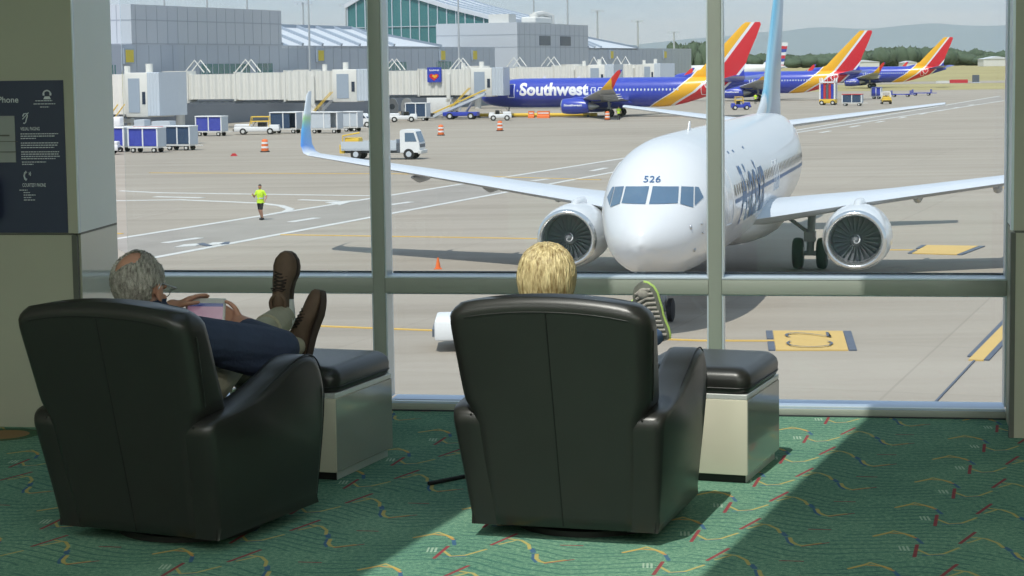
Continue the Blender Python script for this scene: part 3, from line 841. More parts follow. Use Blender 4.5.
# cuff, sock and shoes
TA = m4(W_((-.998, 8.80, .672)), (.075, .05, .97), (-.14, -.98, .1)) @ Matrix.Scale(1.1, 4); TA = mi @ TA
shoe(man, TA, 'shoe_brown', 'shoe_sole', 'lace_dark', .255)
TB = mi @ m4(W_((-.905, 8.86, .480)), (.24, .03, .95), (-.80, -.55, .25))
shoe(man, TB, 'shoe_brown', 'shoe_sole', 'lace_dark', .30)
q = MB(); q.T = mi
q.tube([W_(RA)+W_((0, -.09, -.005)), W_(RA)+W_((.0, -.02, .005)), (-.99, 8.775, .70), (-.988, 8.775, .745)], [.043, .046, .046, .040], 16)
q.build('sock', 'sock_white', man, 180)
q = MB(); q.T = mi
q.tube([(-1.035, 8.52, .648), (-1.015, 8.62, .656), (-1.0, 8.70, .663), (-.995, 8.735, .668)], [.064, .062, .060, .056], 18)
q.tube([(-1.10, 8.58, .565), (-1.03, 8.67, .553), (-.985, 8.735, .545)], [.056, .056, .052], 18); q.build('trouser_cuff', 'khaki', man, 60)
# eyes and glasses
g_ = MB(); g_.T = mi @ HT
for sx in (-1, 1):
    g_ = MB(); g_.T = mi @ HT; g_.ball((sx*.031, .078, -.004), (.013, .013, .010)); g_.build('eye', 'sock_white', man, 180)
g_ = MB(); g_.T = mi @ HT
for sx in (-1, 1):
    g_.tube([(sx*.033+.024*math.cos(a), .105, -.006+.018*math.sin(a)) for a in [2*PI*k/16 for k in range(17)]], .0018, 6)
    g_.tube([(sx*.057, .105, .0), (sx*.088, .090, .004), (sx*.091, .03, .006), (sx*.088, -.012, .010), (sx*.086, -.03, -.012)], .0025, 6)
g_.tube([(-.009, .105, 0), (0, .108, .003), (.009, .105, 0)], .0018, 6)
g_.build('glasses', 'steel', man, 180)
# hair: a shell round sides and back, and short strands over it; the crown is bald
def hair_points(n, bald, zmin, front):
    pts = []
    for i in range(n):
        z = 1-2*(i+.5)/n; ph = i*2.399963; rr = math.sqrt(1-z*z); d = Vector((rr*math.cos(ph), rr*math.sin(ph), z))
        if d.z < zmin(d): continue
        if front(d): continue
        if bald(d): continue
        pts.append(d)
    return pts
def skull(d, grow=0): return Vector((d.x*(.079+grow), -.012+d.y*(.100+grow), .022+d.z*(.094+grow)))
bc = Vector((-.22, -.62, .78)).normalized()
def bald_man(d):
    a = math.acos(max(-1, min(1, d.dot(bc)))); return a < .56+.10*math.sin(5*math.atan2(d.y, d.x)) or (d.y > .05 and d.z > .15 and abs(d.x) < .75)
front_man = lambda d: d.y > .30 or (abs(d.x) > .80 and d.z < -.05 and d.y > -.35)
zmin_man = lambda d: -.80 if d.y < -.2 else -.25
hm = MB(); hm.T = mi @ HT
rnd = random.Random(3)
for d in hair_points(2600, bald_man, zmin_man, front_man):
    a = skull(d, -.004); tang = Vector((d.x*.3, -.25, -1.0)); tang = (tang-d*tang.dot(d)).normalized()
    L = rnd.uniform(.022, .038); e1 = skull((d+tang*L*4).normalized(), .006+rnd.uniform(0, .004)); e2 = skull((d+tang*L*8).normalized(), .004+rnd.uniform(0, .006))
    hm.tube([a, e1, e2], [.0046, .0042, .0012], 4, False)
hm.build('hair', 'hair_grey', man, 180)
# tablet held upright in front of him
tb = thing('tablet', 'white tablet with pinkish page on screen held by seated man', 'tablet', (-1.246, 8.205, .757), 0)
tf = m4((0, 0, 0), (.02, .90, -.28), (.03, .28, .96))
tb.rotation_euler = tf.to_euler()
MB().rbox(-.082, .082, -.006, .006, -.10, .062, .005, 2).build('case', 'tablet_white', tb)
MB().box(-.072, .072, -.0075, -.006, -.09, .040).build('screen', 'tablet_screen', tb)

# ---- the woman
wom = thing('person', 'person with blonde hair seated in sunlight with one grey running shoe raised', 'person', (.27, 7.97, .45))
wi = Matrix.Translation(-Vector(wom.location))
HIP = (.27, 7.97, .53); CH = (.185, 7.83, .70); NK = (.145, 7.765, .785); HD = (.133, 7.80, .915)
RS, RE, RW = (.32, 7.73, .745), (.44, 7.90, .57), (.38, 8.13, .60)
LS, LE, LW = (-.03, 7.81, .745), (-.06, 8.02, .56), (.12, 8.18, .60)
RH, RK, RA = (.36, 7.95, .51), (.51, 8.28, .60), (.605, 8.585, .585)
LH, LK, LA = (.17, 7.99, .51), (.36, 8.32, .58), (.53, 8.66, .52)
b = MB(); b.T = wi
cap(HIP, CH, .12, .12); cap(CH, NK, .12, .07); cap(RS, LS, .062, .062); cap(CH, RS, .10, .062); cap(CH, LS, .10, .062)
cap(RH, LH, .10, .10); cap(RS, RE, .055, .045); cap(RE, RW, .044, .030); cap(LS, LE, .055, .045); cap(LE, LW, .044, .030)
cap(RH, RK, .082, .056); cap(RK, RA, .054, .038); cap(LH, LK, .082, .056); cap(LK, LA, .054, .038)
cap(NK, (.138, 7.785, .86), .05, .048)
HW = m4(HD, (.10, .99, -.12), (.05, .12, 1)) @ Matrix.Scale(1.05, 4)
head(b, wi @ HW, .96)
hand(b, RW, (-.5, .8, .2), (-.3, -.2, -.9), .88, (.4, .5, .5, .6), -1)
hand(b, LW, (.6, .75, .1), (.1, .1, -1), .88, (.4, .5, .5, .6), 1)
def wom_mat(c):
    p = c-wi.translation; z = p.z
    dl = min(seg_d(p, RH, RK), seg_d(p, RK, RA), seg_d(p, LH, LK), seg_d(p, LK, LA))
    da = min(seg_d(p, RS, RE), seg_d(p, RE, RW), seg_d(p, LS, LE), seg_d(p, LE, LW), seg_d(p, HIP, CH), seg_d(p, CH, NK))
    dh = (p-W_(HD)).length-.075 if z > .85 else 9
    dhand = min((p-(W_(RW)+W_((-.03, .06, 0)))).length-.07, (p-(W_(LW)+W_((.05, .05, 0)))).length-.07)
    return min((dl-.02, 1), (da, 0), (dh, 2), (dhand, 2))[1]
body_object('body', b, .0062, ['purple_top', 'denim', 'skin'], wom_mat, wom)
g_ = MB(); g_.T = wi @ HW
for sx in (-1, 1):
    g_ = MB(); g_.T = wi @ HW; g_.ball((sx*.030, .074, -.004), (.012, .012, .010)); g_.build('eye', 'sock_white', wom, 180)
TS = wi @ m4(W_((.634, 8.575, .566)), (-.33, -.02, .94), (.16, .97, .10))
shoe(wom, TS, 'runner_grey', 'runner_grey', 'runner_green', .265, 'runner_green')
TS2 = wi @ m4(W_((.545, 8.69, .492)), (.0, .35, .93), (-.1, -.93, .34))
shoe(wom, TS2, 'runner_grey', 'runner_grey', 'runner_green', .245, 'runner_green')
# bobbed hair: shell plus strands falling from a side parting
hs = MB(); hs.T = wi @ HW
part = Vector((-.18, .05, 1)).normalized()
rings = []
for i in range(19):
    th = PI*.70*i/18
    ring = []
    for k in range(40):
        ph = 2*PI*k/40; d = Vector((math.sin(th)*math.cos(ph), math.sin(th)*math.sin(ph), math.cos(th)))
        gr = .016+.006*math.sin(9*ph+3*i*.2)*min(1, i/5)
        if d.y > .45 and d.z < .45: gr = -.008
        p = skull(d, gr)
        if th > PI*.5 and d.y < .5: p = Vector((skull(d, 0).x*1.27, skull(d, 0).y*1.14-.004, .022-(th-PI*.5)*.16))
        ring.append(p)
    rings.append(ring)
hs.loft(rings, True, True, False)
hb = hs.build('hair', 'hair_blonde', wom, 180)
hm = MB(); hm.T = wi @ HW; rnd = random.Random(11)
for i in range(620):
    ph = rnd.uniform(0, 2*PI); t0 = rnd.uniform(.0, 1.1)
    if math.sin(ph) > .62: continue
    sw = rnd.uniform(-.35, .35); pts = []; n = 7; end = rnd.uniform(.62, .74)
    for k in range(n):
        th = t0+(PI*end-t0)*k/(n-1); a = ph+sw*(k/(n-1))*(1 if math.cos(ph) > 0 else -1)
        d = Vector((math.sin(th)*math.cos(a), math.sin(th)*math.sin(a), math.cos(th)))
        g2 = .020+rnd.uniform(0, .006)
        p = skull(d, g2) if th < PI*.5 else Vector((skull(d, 0).x*1.34, skull(d, 0).y*1.19-.004, .022-(th-PI*.5)*.165))
        pts.append(p)
    hm.tube(pts, [.002, .0045, .0055, .0055, .005, .004, .0012], 5, False)
hm.build('hair_strands', 'hair_blonde', hb, 180)

# ================================================================== OUTSIDE
LAYER = [0]
def apron_obj(name, polys, m, h=.012, parent=None):   # flat painted shapes on the concrete
    mb = MB()
    for p in polys:
        LAYER[0] += .0005; mb.prism([(q[0], q[1]) for q in p], APRON+.001, APRON+h+LAYER[0], 'z')
    return mb.build(name, m, parent)
def strip(pts, w):
    res = []
    for i, (a, b) in enumerate(zip(pts, pts[1:])):
        a, b = Vector(a), Vector(b); d = (b-a).normalized(); n = Vector((-d.y, d.x))*w/2
        e = d*(w*.25 if len(pts) > 2 else 0)
        res.append([a-e-n, b+e-n, b+e+n, a-e+n])
    return res
struct(MB().box(-260, 700, 1, 470, APRON-.4, APRON).build('apron_ground', 'apron'))
struct(MB().box(-3000, 9000, 470, 14000, APRON-.6, APRON-.05).build('grass_field', 'grass'))
rv_ = [(-19.5, 83.1), (71.0, 331.0)]; rw_ = [(-14.8, 78.5), (77, 331)]
# painted lines
G1 = Vector((.94, -.342)); G2 = Vector((.342, .94))
WA = [(-17.8, 88.7), (19.07, 185.5), (93.4, 389.3)]; WBn = [(-14.6, 79.3), (7.1, 139.0), (21.4, 189.0), (83.9, 347)]
road = MB(); road.prism([WBn[0], WBn[1], WBn[2], WBn[3], WA[2], WA[1], WA[0]], APRON, APRON+.004, 'z')
struct(road.build('road_surface', 'asphalt'))
struct(apron_obj('pavement_marking', strip(WA, .38), 'line_white'))
struct(apron_obj('pavement_marking', strip(WBn, .38), 'line_white'))
dash = [[(-14.9, 87.21), (-13.74, 89.54)], [(-10.64, 98.09), (-9.61, 100.46)], [(-6.51, 109.13), (-5.48, 111.3)], [(1.41, 129.64), (2.4, 131.65)], [(5.61, 140.65), (6.75, 144.39)]]
for k in range(9):
    a = Vector((26.0, 192.5))+G2*k*16.5; dash.append([tuple(a), tuple(a+G2*5)])
struct(apron_obj('pavement_marking', [q for d in dash for q in strip(d, .45)], 'line_white'))
struct(apron_obj('pavement_marking', strip([(-23.9, 124.8), (-21.1, 122.4), (-8.1, 116.9)], .4)+strip([(-22.4, 115.5), (-18.8, 115.6), (-13.86, 111.9), (-12.4, 109.5), (-11.6, 106.8), (-11.65, 104.9), (-12.1, 103.6)], .42), 'line_white'))
struct(apron_obj('pavement_marking', strip([(-20.76, 118.61), (-17.74, 117.11)], .5)+strip([(-11.86, 114.21), (-9.6, 112.6)], .45), 'line_white'))
struct(apron_obj('pavement_marking', [[(-10.2, 111.6), (-8.6, 113.2), (-9.2, 109.4)]], 'line_white'))
for nm, pts in (('pavement_line', [(-10.3, 90.6), (4.6, 85.6)]), ('pavement_line', [(-9, 59.7), (5.02, 54.24), (7.0, 54.0)]), ('pavement_line', [(12, 79.9), (15.9, 79.3)]), ('pavement_line', [(-18.6, 93.1), (-17.7, 92.3)]), ('pavement_line', [(-25.85, 145.92), (-7.62, 140.1), (5.68, 129.75)]), ('pavement_line', [(23, 118.5), (37, 113.5)])):
    struct(apron_obj(nm, strip(pts, .17), 'line_yellow'))
struct(apron_obj('pavement_marking', [[(-14.1, 84.8), (-13.3, 85.4), (-13.1, 86.6), (-13.9, 86.1)], [(-12.9, 85.6), (-12.4, 85.9), (-12.3, 87.0), (-12.8, 86.8)]], 'line_white'))
struct(apron_obj('pavement_marking', [[(-13.4, 86.2), (-12.8, 85.2), (-12.6, 85.4), (-13.2, 86.8)], [(-12.3, 85.9), (-12.0, 86.1), (-12.1, 87.2), (-12.3, 87.0)]], 'line_dark'))
# gate boxes painted yellow with dark borders
def gate_box(cs, nm, txt=True):
    a, b, c_, d = [Vector(q) for q in cs]       # far-left, far-right, near-right, near-left
    L = lambda u, v: a+(b-a)*u+(d-a)*v+((c_-d)-(b-a))*u*v
    o1 = struct(apron_obj('pavement_marking', [[L(.085, 0), L(.90, 0), L(.90, 1), L(.085, 1)]], 'box_yellow', .014))
    o2 = struct(apron_obj('pavement_marking', [[L(.0, 0), L(.075, 0), L(.075, .42), L(0, .42)], [L(0, .58), L(.075, .58), L(.075, 1), L(0, 1)], [L(.91, 0), L(1, 0), L(1, 1), L(.91, 1)]], 'line_dark', .014))
    if txt:
        m_ = MB()
        for ch, v0, v1 in (('C', .62, .92), ('2', .14, .40)):
            vs, fs = text_geo(ch, 1, -.028); xs = [v.x for v in vs]; ys = [v.y for v in vs]
            out = []
            for v in vs:
                p = (v.x-min(xs))/(max(xs)-min(xs)); q = (v.y-min(ys))/(max(ys)-min(ys))
                w = L(.75-.54*q, v1-(v1-v0)*p); out.append((w.x, w.y, APRON+.07))
            m_.add(out, fs)
        struct(m_.build('pavement_letters', 'line_dark', None))
gate_box([(7.0, 55.95), (9.31, 55.64), (8.85, 51.97), (6.6, 52.18)], 'gate_box')
gate_box([(16.4, 81.2), (18.75, 80.4), (17.1, 77.0), (15.2, 77.9)], 'gate_box', False)
st_a = [(11.237, 49.98), (11.577, 49.95), (13.9, 56.2), (14.8, 60.3)]
struct(apron_obj('pavement_marking', strip([(11.45, 49.95), (15.75, 61.5)], .36), 'box_yellow', .014))
struct(apron_obj('pavement_marking', strip([(11.45, 50.6), (15.47, 61.5)], .13)+strip([(11.72, 49.97), (16.03, 61.5)], .13), 'line_dark', .013))
struct(apron_obj('pavement_marking', strip([(7.75, 40.0), (11.4, 49.9)], .05), 'line_dark', .006))
def pt(x, y): return (x, y, APRON)

# ------------------------------------------------------------------ airliner
FUS = [(0, .02, 2.62, 2.58), (.12, .28, 2.90, 2.34), (.35, .50, 3.10, 2.12), (.8, .82, 3.36, 1.88), (1.3, 1.08, 3.62, 1.70), (1.8, 1.27, 3.95, 1.58), (2.3, 1.42, 4.36, 1.50), (2.8, 1.54, 4.70, 1.44), (3.4, 1.66, 4.97, 1.39), (4.2, 1.76, 5.16, 1.35), (5.2, 1.84, 5.28, 1.32), (6.5, 1.88, 5.33, 1.31), (8, 1.88, 5.34, 1.31), (16, 1.88, 5.34, 1.31), (25.5, 1.88, 5.34, 1.31), (27.5, 1.84, 5.34, 1.42), (29.5, 1.68, 5.33, 1.80), (31.5, 1.42, 5.30, 2.36), (33.5, 1.10, 5.23, 3.0), (35.5, .76, 5.10, 3.62), (37, .48, 4.95, 4.05), (38.0, .24, 4.82, 4.36), (38.25, .12, 4.72, 4.48)]
_fx = np.array([f[0] for f in FUS])
def _herm(col):
    y = np.array([f[col] for f in FUS]); d = np.diff(y)/np.diff(_fx); m = np.zeros(len(y)); m[0], m[-1] = d[0], d[-1]
    for i in range(1, len(y)-1):
        m[i] = 0 if d[i-1]*d[i] <= 0 else 2*d[i-1]*d[i]/(d[i-1]+d[i])
    def f(x):
        i = int(min(max(np.searchsorted(_fx, x)-1, 0), len(y)-2)); h = _fx[i+1]-_fx[i]; t_ = min(1, max(0, (x-_fx[i])/h))
        return float((2*t_**3-3*t_**2+1)*y[i]+(t_**3-2*t_**2+t_)*h*m[i]+(-2*t_**3+3*t_**2)*y[i+1]+(t_**3-t_**2)*h*m[i+1])
    return f
f_hw, f_zt, f_zb = _herm(1), _herm(2), _herm(3)
def fus_y(x, z):
    zt, zb = f_zt(x), f_zb(x); zc, hz = (zt+zb)/2, (zt-zb)/2
    k = 1-((z-zc)/hz)**2
    return f_hw(x)*math.sqrt(k) if k > 0 else 0
def fus_x_front(y, z):
    lo, hi = .02, 6.0
    for _ in range(40):
        mid = (lo+hi)/2
        if f_zb(mid) < z < f_zt(mid) and fus_y(mid, z) > abs(y): hi = mid
        else: lo = mid
    return hi
def airfoil(le, chord, tdir, tc, n=9, cdir=Vector((1, 0, 0))):
    xs = [.5*(1-math.cos(PI*k/(n-1))) for k in range(n)]
    th = lambda x: 5*tc*(.2969*math.sqrt(x)-.126*x-.3516*x*x+.2843*x**3-.1015*x**4)*chord
    le = Vector(le); pts = [le+cdir*x*chord+tdir*th(x) for x in xs] + [le+cdir*x*chord-tdir*th(x)*.7 for x in xs[-2:0:-1]]
    return pts
def le_x(y): return 14.1+(y-1.88)*.80 if y < 4.83 else 16.46+(y-4.83)*.525
def te_x(y): return 21.9-(y-1.88)*.03 if y < 5.8 else 21.78+(y-5.8)*.245
def wing_z(y): return 2.25+(y-1.88)*.112
def jet(name, label, loc, rz, paint, alaska=False, group=None):
    g = thing(name, label, 'airplane', loc, rz, group)
    body = 'plane_white' if alaska else 'livery'
    N = 56; xs = [0, .03, .07, .12, .2, .35, .55, .8] + [1.0+.22*k for k in range(24)] + [6.5, 8, 12, 16, 20, 25.5] + [26+.6*k for k in range(20)] + [38.0, 38.25]
    xs = sorted(x for x in set(xs) if x <= 38.25)
    rings = []
    for x in xs:
        hw, zt, zb = f_hw(x), f_zt(x), f_zb(x); zc, hz = (zt+zb)/2, (zt-zb)/2
        rings.append([(x, hw*math.cos(2*PI*k/N), zc+hz*math.sin(2*PI*k/N)) for k in range(N)])
    fo = MB().loft(rings).build('fuselage', body, g, 180)
    # wing to body fairing
    rings = []
    for k in range(25):
        x = 12.2+12.0*k/24; s_ = math.sin(PI*k/24)**.5 if 0 < k < 24 else .02
        rings.append([(x, 2.12*s_*math.cos(2*PI*j/24)*1.0, 2.0+.05+(1.02*s_ if math.sin(2*PI*j/24) < 0 else .75*s_)*math.sin(2*PI*j/24)) for j in range(24)])
    MB().loft(rings).build('wing_fairing', 'fairing_grey' if alaska else 'sw_blue', g, 180)
    # windows and doors
    for k in range(46):
        x = 6.0+k*.508; ring = []
        for j in range(8):
            a = 2*PI*j/8; xx, zz = x+.125*math.cos(a), 3.68+.18*math.sin(a); ring.append((xx, -(fus_y(xx, zz)+.008), zz))
        MB().add(ring, [tuple(range(8))]).build('cabin_window', 'window_dark' if alaska else 'cart_grey', fo, 180)
    for sy in (-1, 1):
        for x0, x1, z0, z1 in ((4.6, 5.5, 2.75, 4.55), (32.0, 32.75, 2.95, 4.6), (16.75, 17.3, 3.0, 4.0), (17.75, 18.3, 3.0, 4.0)):
            loop = [(x0, z0), (x1, z0), (x1, (z0+z1)/2), (x1, z1), (x0, z1), (x0, (z0+z1)/2), (x0, z0)]
            pts = []
            for (a, b_), (c_, d) in zip(loop, loop[1:]):
                for k in range(4): xx, zz = a+(c_-a)*k/4, b_+(d-b_)*k/4; pts.append((xx, sy*(fus_y(xx, zz)+.004), zz))
            pts.append(pts[0]); MB().tube(pts, .022 if alaska else .05, 5).build('door_outline', 'fairing_grey' if alaska else 'sw_white', fo, 60)
    # cockpit glazing: six panes set in the nose
    def pane(poly):
        vs, fs = subdiv_geo([Vector((p[0], p[1], 0)) for p in poly], [list(range(len(poly)))], .25); out = []
        for v in vs:
            x = fus_x_front(v.x, v.y); n = Vector((-1, v.x*.5, .6)).normalized(); out.append(Vector((x, v.x, v.y))+n*.018)
        return out, fs
    for sy in (-1, 1):
        for poly in ([(.05, 3.60), (.78, 3.60), (.74, 4.03), (.05, 4.05)], [(.84, 3.58), (1.16, 3.46), (1.10, 4.0), (.80, 4.03)], [(1.19, 3.50), (1.36, 3.70), (1.22, 3.98), (1.13, 4.0)]):
            cm = MB(); cm.add(*pane([(sy*a, b_) for a, b_ in poly])); cm.build('cockpit_window', 'cockpit_glass', fo, 180)
    # wings
    wmat = ['wing_grey', 'wing_under'] if not alaska else ['wing_grey', 'wing_under']
    for sy in (-1, 1):
        rings = []
        for y in (.5, 1.88, 2.6, 3.6, 4.83, 5.8, 8, 11, 14, 16.4, 17.15):
            ch = te_x(y)-le_x(y); rings.append(airfoil((le_x(y), sy*y, wing_z(y)), ch, Vector((0, 0, 1)), interp(y, [(0, .125), (6, .11), (17.2, .10)])))
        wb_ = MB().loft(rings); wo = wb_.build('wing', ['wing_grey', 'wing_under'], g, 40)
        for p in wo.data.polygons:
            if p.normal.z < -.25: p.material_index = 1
        rings = []
        for y, z, le, ch in ((17.15, wing_z(17.15), le_x(17.15), 1.62), (17.4, wing_z(17.15)+.10, 23.05, 1.58), (17.62, wing_z(17.15)+.38, 23.4, 1.42), (17.76, wing_z(17.15)+.9, 23.9, 1.18), (17.9, wing_z(17.15)+1.7, 24.7, .88), (18.0, wing_z(17.15)+2.35, 25.35, .62), (18.02, wing_z(17.15)+2.5, 25.7, .35)):
            t_ = min(1, max(0, (z-wing_z(17.15))/.5)); td = Vector((0, -sy*t_*.98, 1-t_*.85)).normalized()
            rings.append(airfoil((le, sy*y, z), ch, td, .09))
        MB().loft(rings).build('winglet', 'winglet_alaska' if alaska else 'winglet_sw', g, 40)
        for y in (6.6, 9.4, 12.4):                                      # flap track fairings
            xx = te_x(y); zz = wing_z(y)-.28
            MB().tube([(xx-2.2, sy*y, zz+.05), (xx-1.2, sy*y, zz-.05), (xx-.1, sy*y, zz-.02), (xx+.7, sy*y, zz+.12)], [.05, .17, .18, .03], 10).build('flap_fairing', 'wing_under', wo, 60)
        # stabilizer
        rings = [airfoil((33.6+(y-.4)*.62, sy*y, 4.62+y*.115), 4.1-(y-.4)*.37, Vector((0, 0, 1)), .095) for y in (.4, 2.5, 5, 6.8, 7.17)]
        MB().loft(rings).build('stabilizer', 'wing_grey' if alaska else 'sw_blue', g, 40)
        # engine
        ex, ey, ez = 13.55, sy*4.83, 1.53
        E4 = Matrix.Translation((ex, ey, ez))
        sq = lambda a, y, z: (y*1.02, z*(.93 if z < 0 else 1.0))
        MB().lathe([(.10, 1.0), (.35, 1.055), (.8, 1.10), (1.6, 1.13), (2.6, 1.08), (3.4, .96), (3.9, .84), (3.9, .78), (3.2, .76)], 40, E4, sq).build('nacelle', 'plane_white' if alaska else 'sw_blue', g, 60)
        MB().lathe([(.42, .79), (.25, .80), (.10, .83), (.02, .875), (-.01, .92), (.03, .965), (.10, 1.0), (.16, 1.015)], 40, E4, sq).build('inlet_lip', 'chrome', g, 180)
        MB().lathe([(.40, .792), (.7, .785), (.95, .78), (.96, .2)], 40, E4, sq).build('inlet_duct', 'fan_dark', g, 60)
        fb = MB(); fb.T = E4
        for k in range(24):
            a = 2*PI*k/24; rr = []
            for r_, tw, ch in ((.20, .35, .16), (.45, .7, .20), (.77, 1.05, .22)):
                c0 = Vector((.72, r_*math.cos(a), r_*math.sin(a))); tg = Vector((0, -math.sin(a), math.cos(a))); d = tg*math.sin(tw)+Vector((math.cos(tw), 0, 0))
                nn = Vector((0, math.cos(a), math.sin(a))).cross(d).normalized()*.006
                rr.append([c0-d*ch*.5-nn, c0+d*ch*.5-nn, c0+d*ch*.5+nn, c0-d*ch*.5+nn])
            fb.loft(rr)
        fan = fb.build('fan', 'fan_dark', g, 30)
        spn = MB().lathe([(.28, .01), (.34, .07), (.46, .14), (.62, .20), (.72, .215)], 24, E4).build('spinner', 'fan_dark', fan, 180)
        sp_ = MB(); sp_.T = E4
        sp_.tube([(.28+.36*(r_/.215)**1.25-.012, r_*math.cos(an), r_*math.sin(an)) for r_, an in [(.03+.14*k/20, -PI*.9*k/20*1.6) for k in range(21)]], [.012+.020*math.sin(PI*k/20) for k in range(21)], 6)
        sp_.build('spinner_swirl', 'sw_white', spn, 180)
        cr2 = MB(); cr2.T = E4; cr2.tube([(3.0, 0, 0), (3.9, 0, 0), (4.6, 0, 0), (5.2, 0, 0)], [.60, .56, .36, .08], 24); cr2.build('exhaust_cone', 'steel', g, 60)
        rings = []
        for x, z0, z1, hw in ((14.5, 2.50, 2.56, .03), (15.2, 2.50, 2.78, .16), (16.2, 2.45, 2.80, .19), (17.2, 2.3, 2.75, .19), (18.2, 2.15, 2.6, .14), (19.0, 2.2, 2.45, .03)):
            rings.append([(x, ey+hw*math.cos(2*PI*k/12), (z0+z1)/2+(z1-z0)/2*math.sin(2*PI*k/12)) for k in range(12)])
        MB().loft(rings).build('pylon', 'plane_white' if alaska else 'sw_blue', g, 60)
        # main gear
        gm = MB(); gm.cyl((19.6, sy*2.86, .56), (19.5, sy*2.95, 2.3), .13, .15, 14); gm.cyl((19.6, sy*2.4, .56), (19.6, sy*3.3, .56), .09, .09, 12)
        gm.cyl((19.6, sy*2.8, 1.3), (19.55, sy*1.6, 2.2), .07, .07, 10); gm.box(19.3, 19.8, sy*2.86-.2, sy*2.86+.2, 1.0, 1.35)
        gs = gm.build('main_gear', 'gear_grey', g)
        for dy in (-.43, .43):
            wm = MB(); wm.T = Matrix.Translation((19.6, sy*2.86+dy, .56)) @ Matrix.Rotation(PI/2, 4, 'Z')
            wm.lathe([(-.19, .01), (-.19, .44), (-.15, .53), (-.06, .56), (.06, .56), (.15, .53), (.19, .44), (.19, .01)], 28); wo_ = wm.build('wheel', 'rubber', gs, 40)
            hm_ = MB(); hm_.T = wm.T; hm_.lathe([(-.195, .01), (-.2, .2), (-.18, .27)], 20); hm_.lathe([(.195, .01), (.2, .2), (.18, .27)], 20); hm_.build('hub', 'gear_grey', wo_, 40)
    # nose gear
    gm = MB(); gm.cyl((4.0, 0, .36), (4.1, 0, 1.6), .08, .10, 12); gm.cyl((4.0, -.28, .36), (4.0, .28, .36), .05, .05, 10); gm.cyl((4.0, 0, .8), (3.2, 0, 1.6), .04, .04, 8)
    gs = gm.build('nose_gear', 'gear_grey', g)
    for dy in (-.21, .21):
        wm = MB(); wm.T = Matrix.Translation((4.0, dy, .36)) @ Matrix.Rotation(PI/2, 4, 'Z')
        wm.lathe([(-.09, .01), (-.09, .27), (-.06, .34), (.06, .34), (.09, .27), (.09, .01)], 24); wm.build('wheel', 'rubber', gs, 40)
    # fin with dorsal fillet
    rings = [airfoil((le, 0, z), ch, Vector((0, 1, 0)), tc) for z, le, ch, tc in ((4.9, 26.8, 10.9, .02), (5.30, 28.3, 9.4, .035), (5.75, 30.2, 7.4, .06), (6.3, 31.6, 6.0, .08), (8, 33.2, 4.95, .09), (10.5, 35.7, 3.55, .09), (12.2, 37.35, 2.55, .09), (12.5, 37.8, 1.95, .08))]
    MB().loft(rings).build('fin', 'fin_alaska' if alaska else 'livery', g, 40)
    an = MB(); an.prism([(9, 5.3), (9.5, 5.3), (9.55, 5.62), (9.35, 5.62)], -.015, .015, 'y'); an.prism([(14, 5.3), (14.5, 5.3), (14.55, 5.6), (14.35, 5.6)], -.015, .015, 'y'); an.build('antenna', 'sw_white', g)
    return g, fo
def side_text(parent, txt, x0, x1, z0, z1, sy, m, name, bold=.0, lift=.012):
    vs, fs = text_geo(txt, 1.0, bold); vs, fs = subdiv_geo(vs, fs, .25)
    xa, xb = min(v.x for v in vs), max(v.x for v in vs); ya, yb = min(v.y for v in vs), max(v.y for v in vs)
    out = []
    for v in vs:
        p = (v.x-xa)/(xb-xa); p = p if sy < 0 else 1-p; q = (v.y-ya)/(yb-ya)
        x = x0+(x1-x0)*p; z = z0+(z1-z0)*q; out.append((x, sy*(fus_y(x, z)+lift), z))
    mb = MB(); mb.add(out, fs); return mb.build(name, m, parent, 180)

ja, fa = jet('airliner', 'white airliner parked nose towards window with two engines and blue tail', (3.431, 54.41, APRON), PI/2-.2313, None, True)
st_ = MB()
for sy in (-1, 1):                                                     # thin blue cheat line
    xs = [5.8+.6*k for k in range(46)]
    for z0, z1 in ((3.30, 3.42),):
        top = [(x, sy*(fus_y(x, z1)+.006), z1) for x in xs]; bot = [(x, sy*(fus_y(x, z0)+.006), z0) for x in xs]
        st_.add(top+bot, [(i, i+1, len(xs)+i+1, len(xs)+i) for i in range(len(xs)-1)])
st_.build('cheat_line', 'letter_blue', fa, 180)
for sy in (-1, 1): side_text(fa, 'Alaska', 7.2, 13.8, 2.55, 4.75, sy, 'letter_blue', 'airline_lettering', .01, .014)
# number above the windscreen
vs, fs = text_geo('526', .25, .0, 'CENTER'); vs, fs = subdiv_geo(vs, fs, .08)
m_ = MB(); m_.add([(fus_x_front(-v.x*1.35, 4.15+v.y*.95)-.02, -v.x*1.35, 4.15+v.y*.95+.012) for v in vs], fs); m_.build('nose_number', 'letter_blue', fa, 180)
pr_ = MB()
for y, z, dx in ((-1.33, 2.75, .0), (-1.40, 2.42, .1), (-1.30, 3.0, 0)):
    x = fus_x_front(y, z); pr_.ball((x+.2, y-.09, z), (.10, .03, .025), 10, 6)
for y, z in ((-1.15, 2.95), (-1.2, 2.3)): x = fus_x_front(y, z); pr_.ball((x, y, z), (.05, .05, .07), 10, 6)
pr_.build('probe', 'steel', fa, 60)

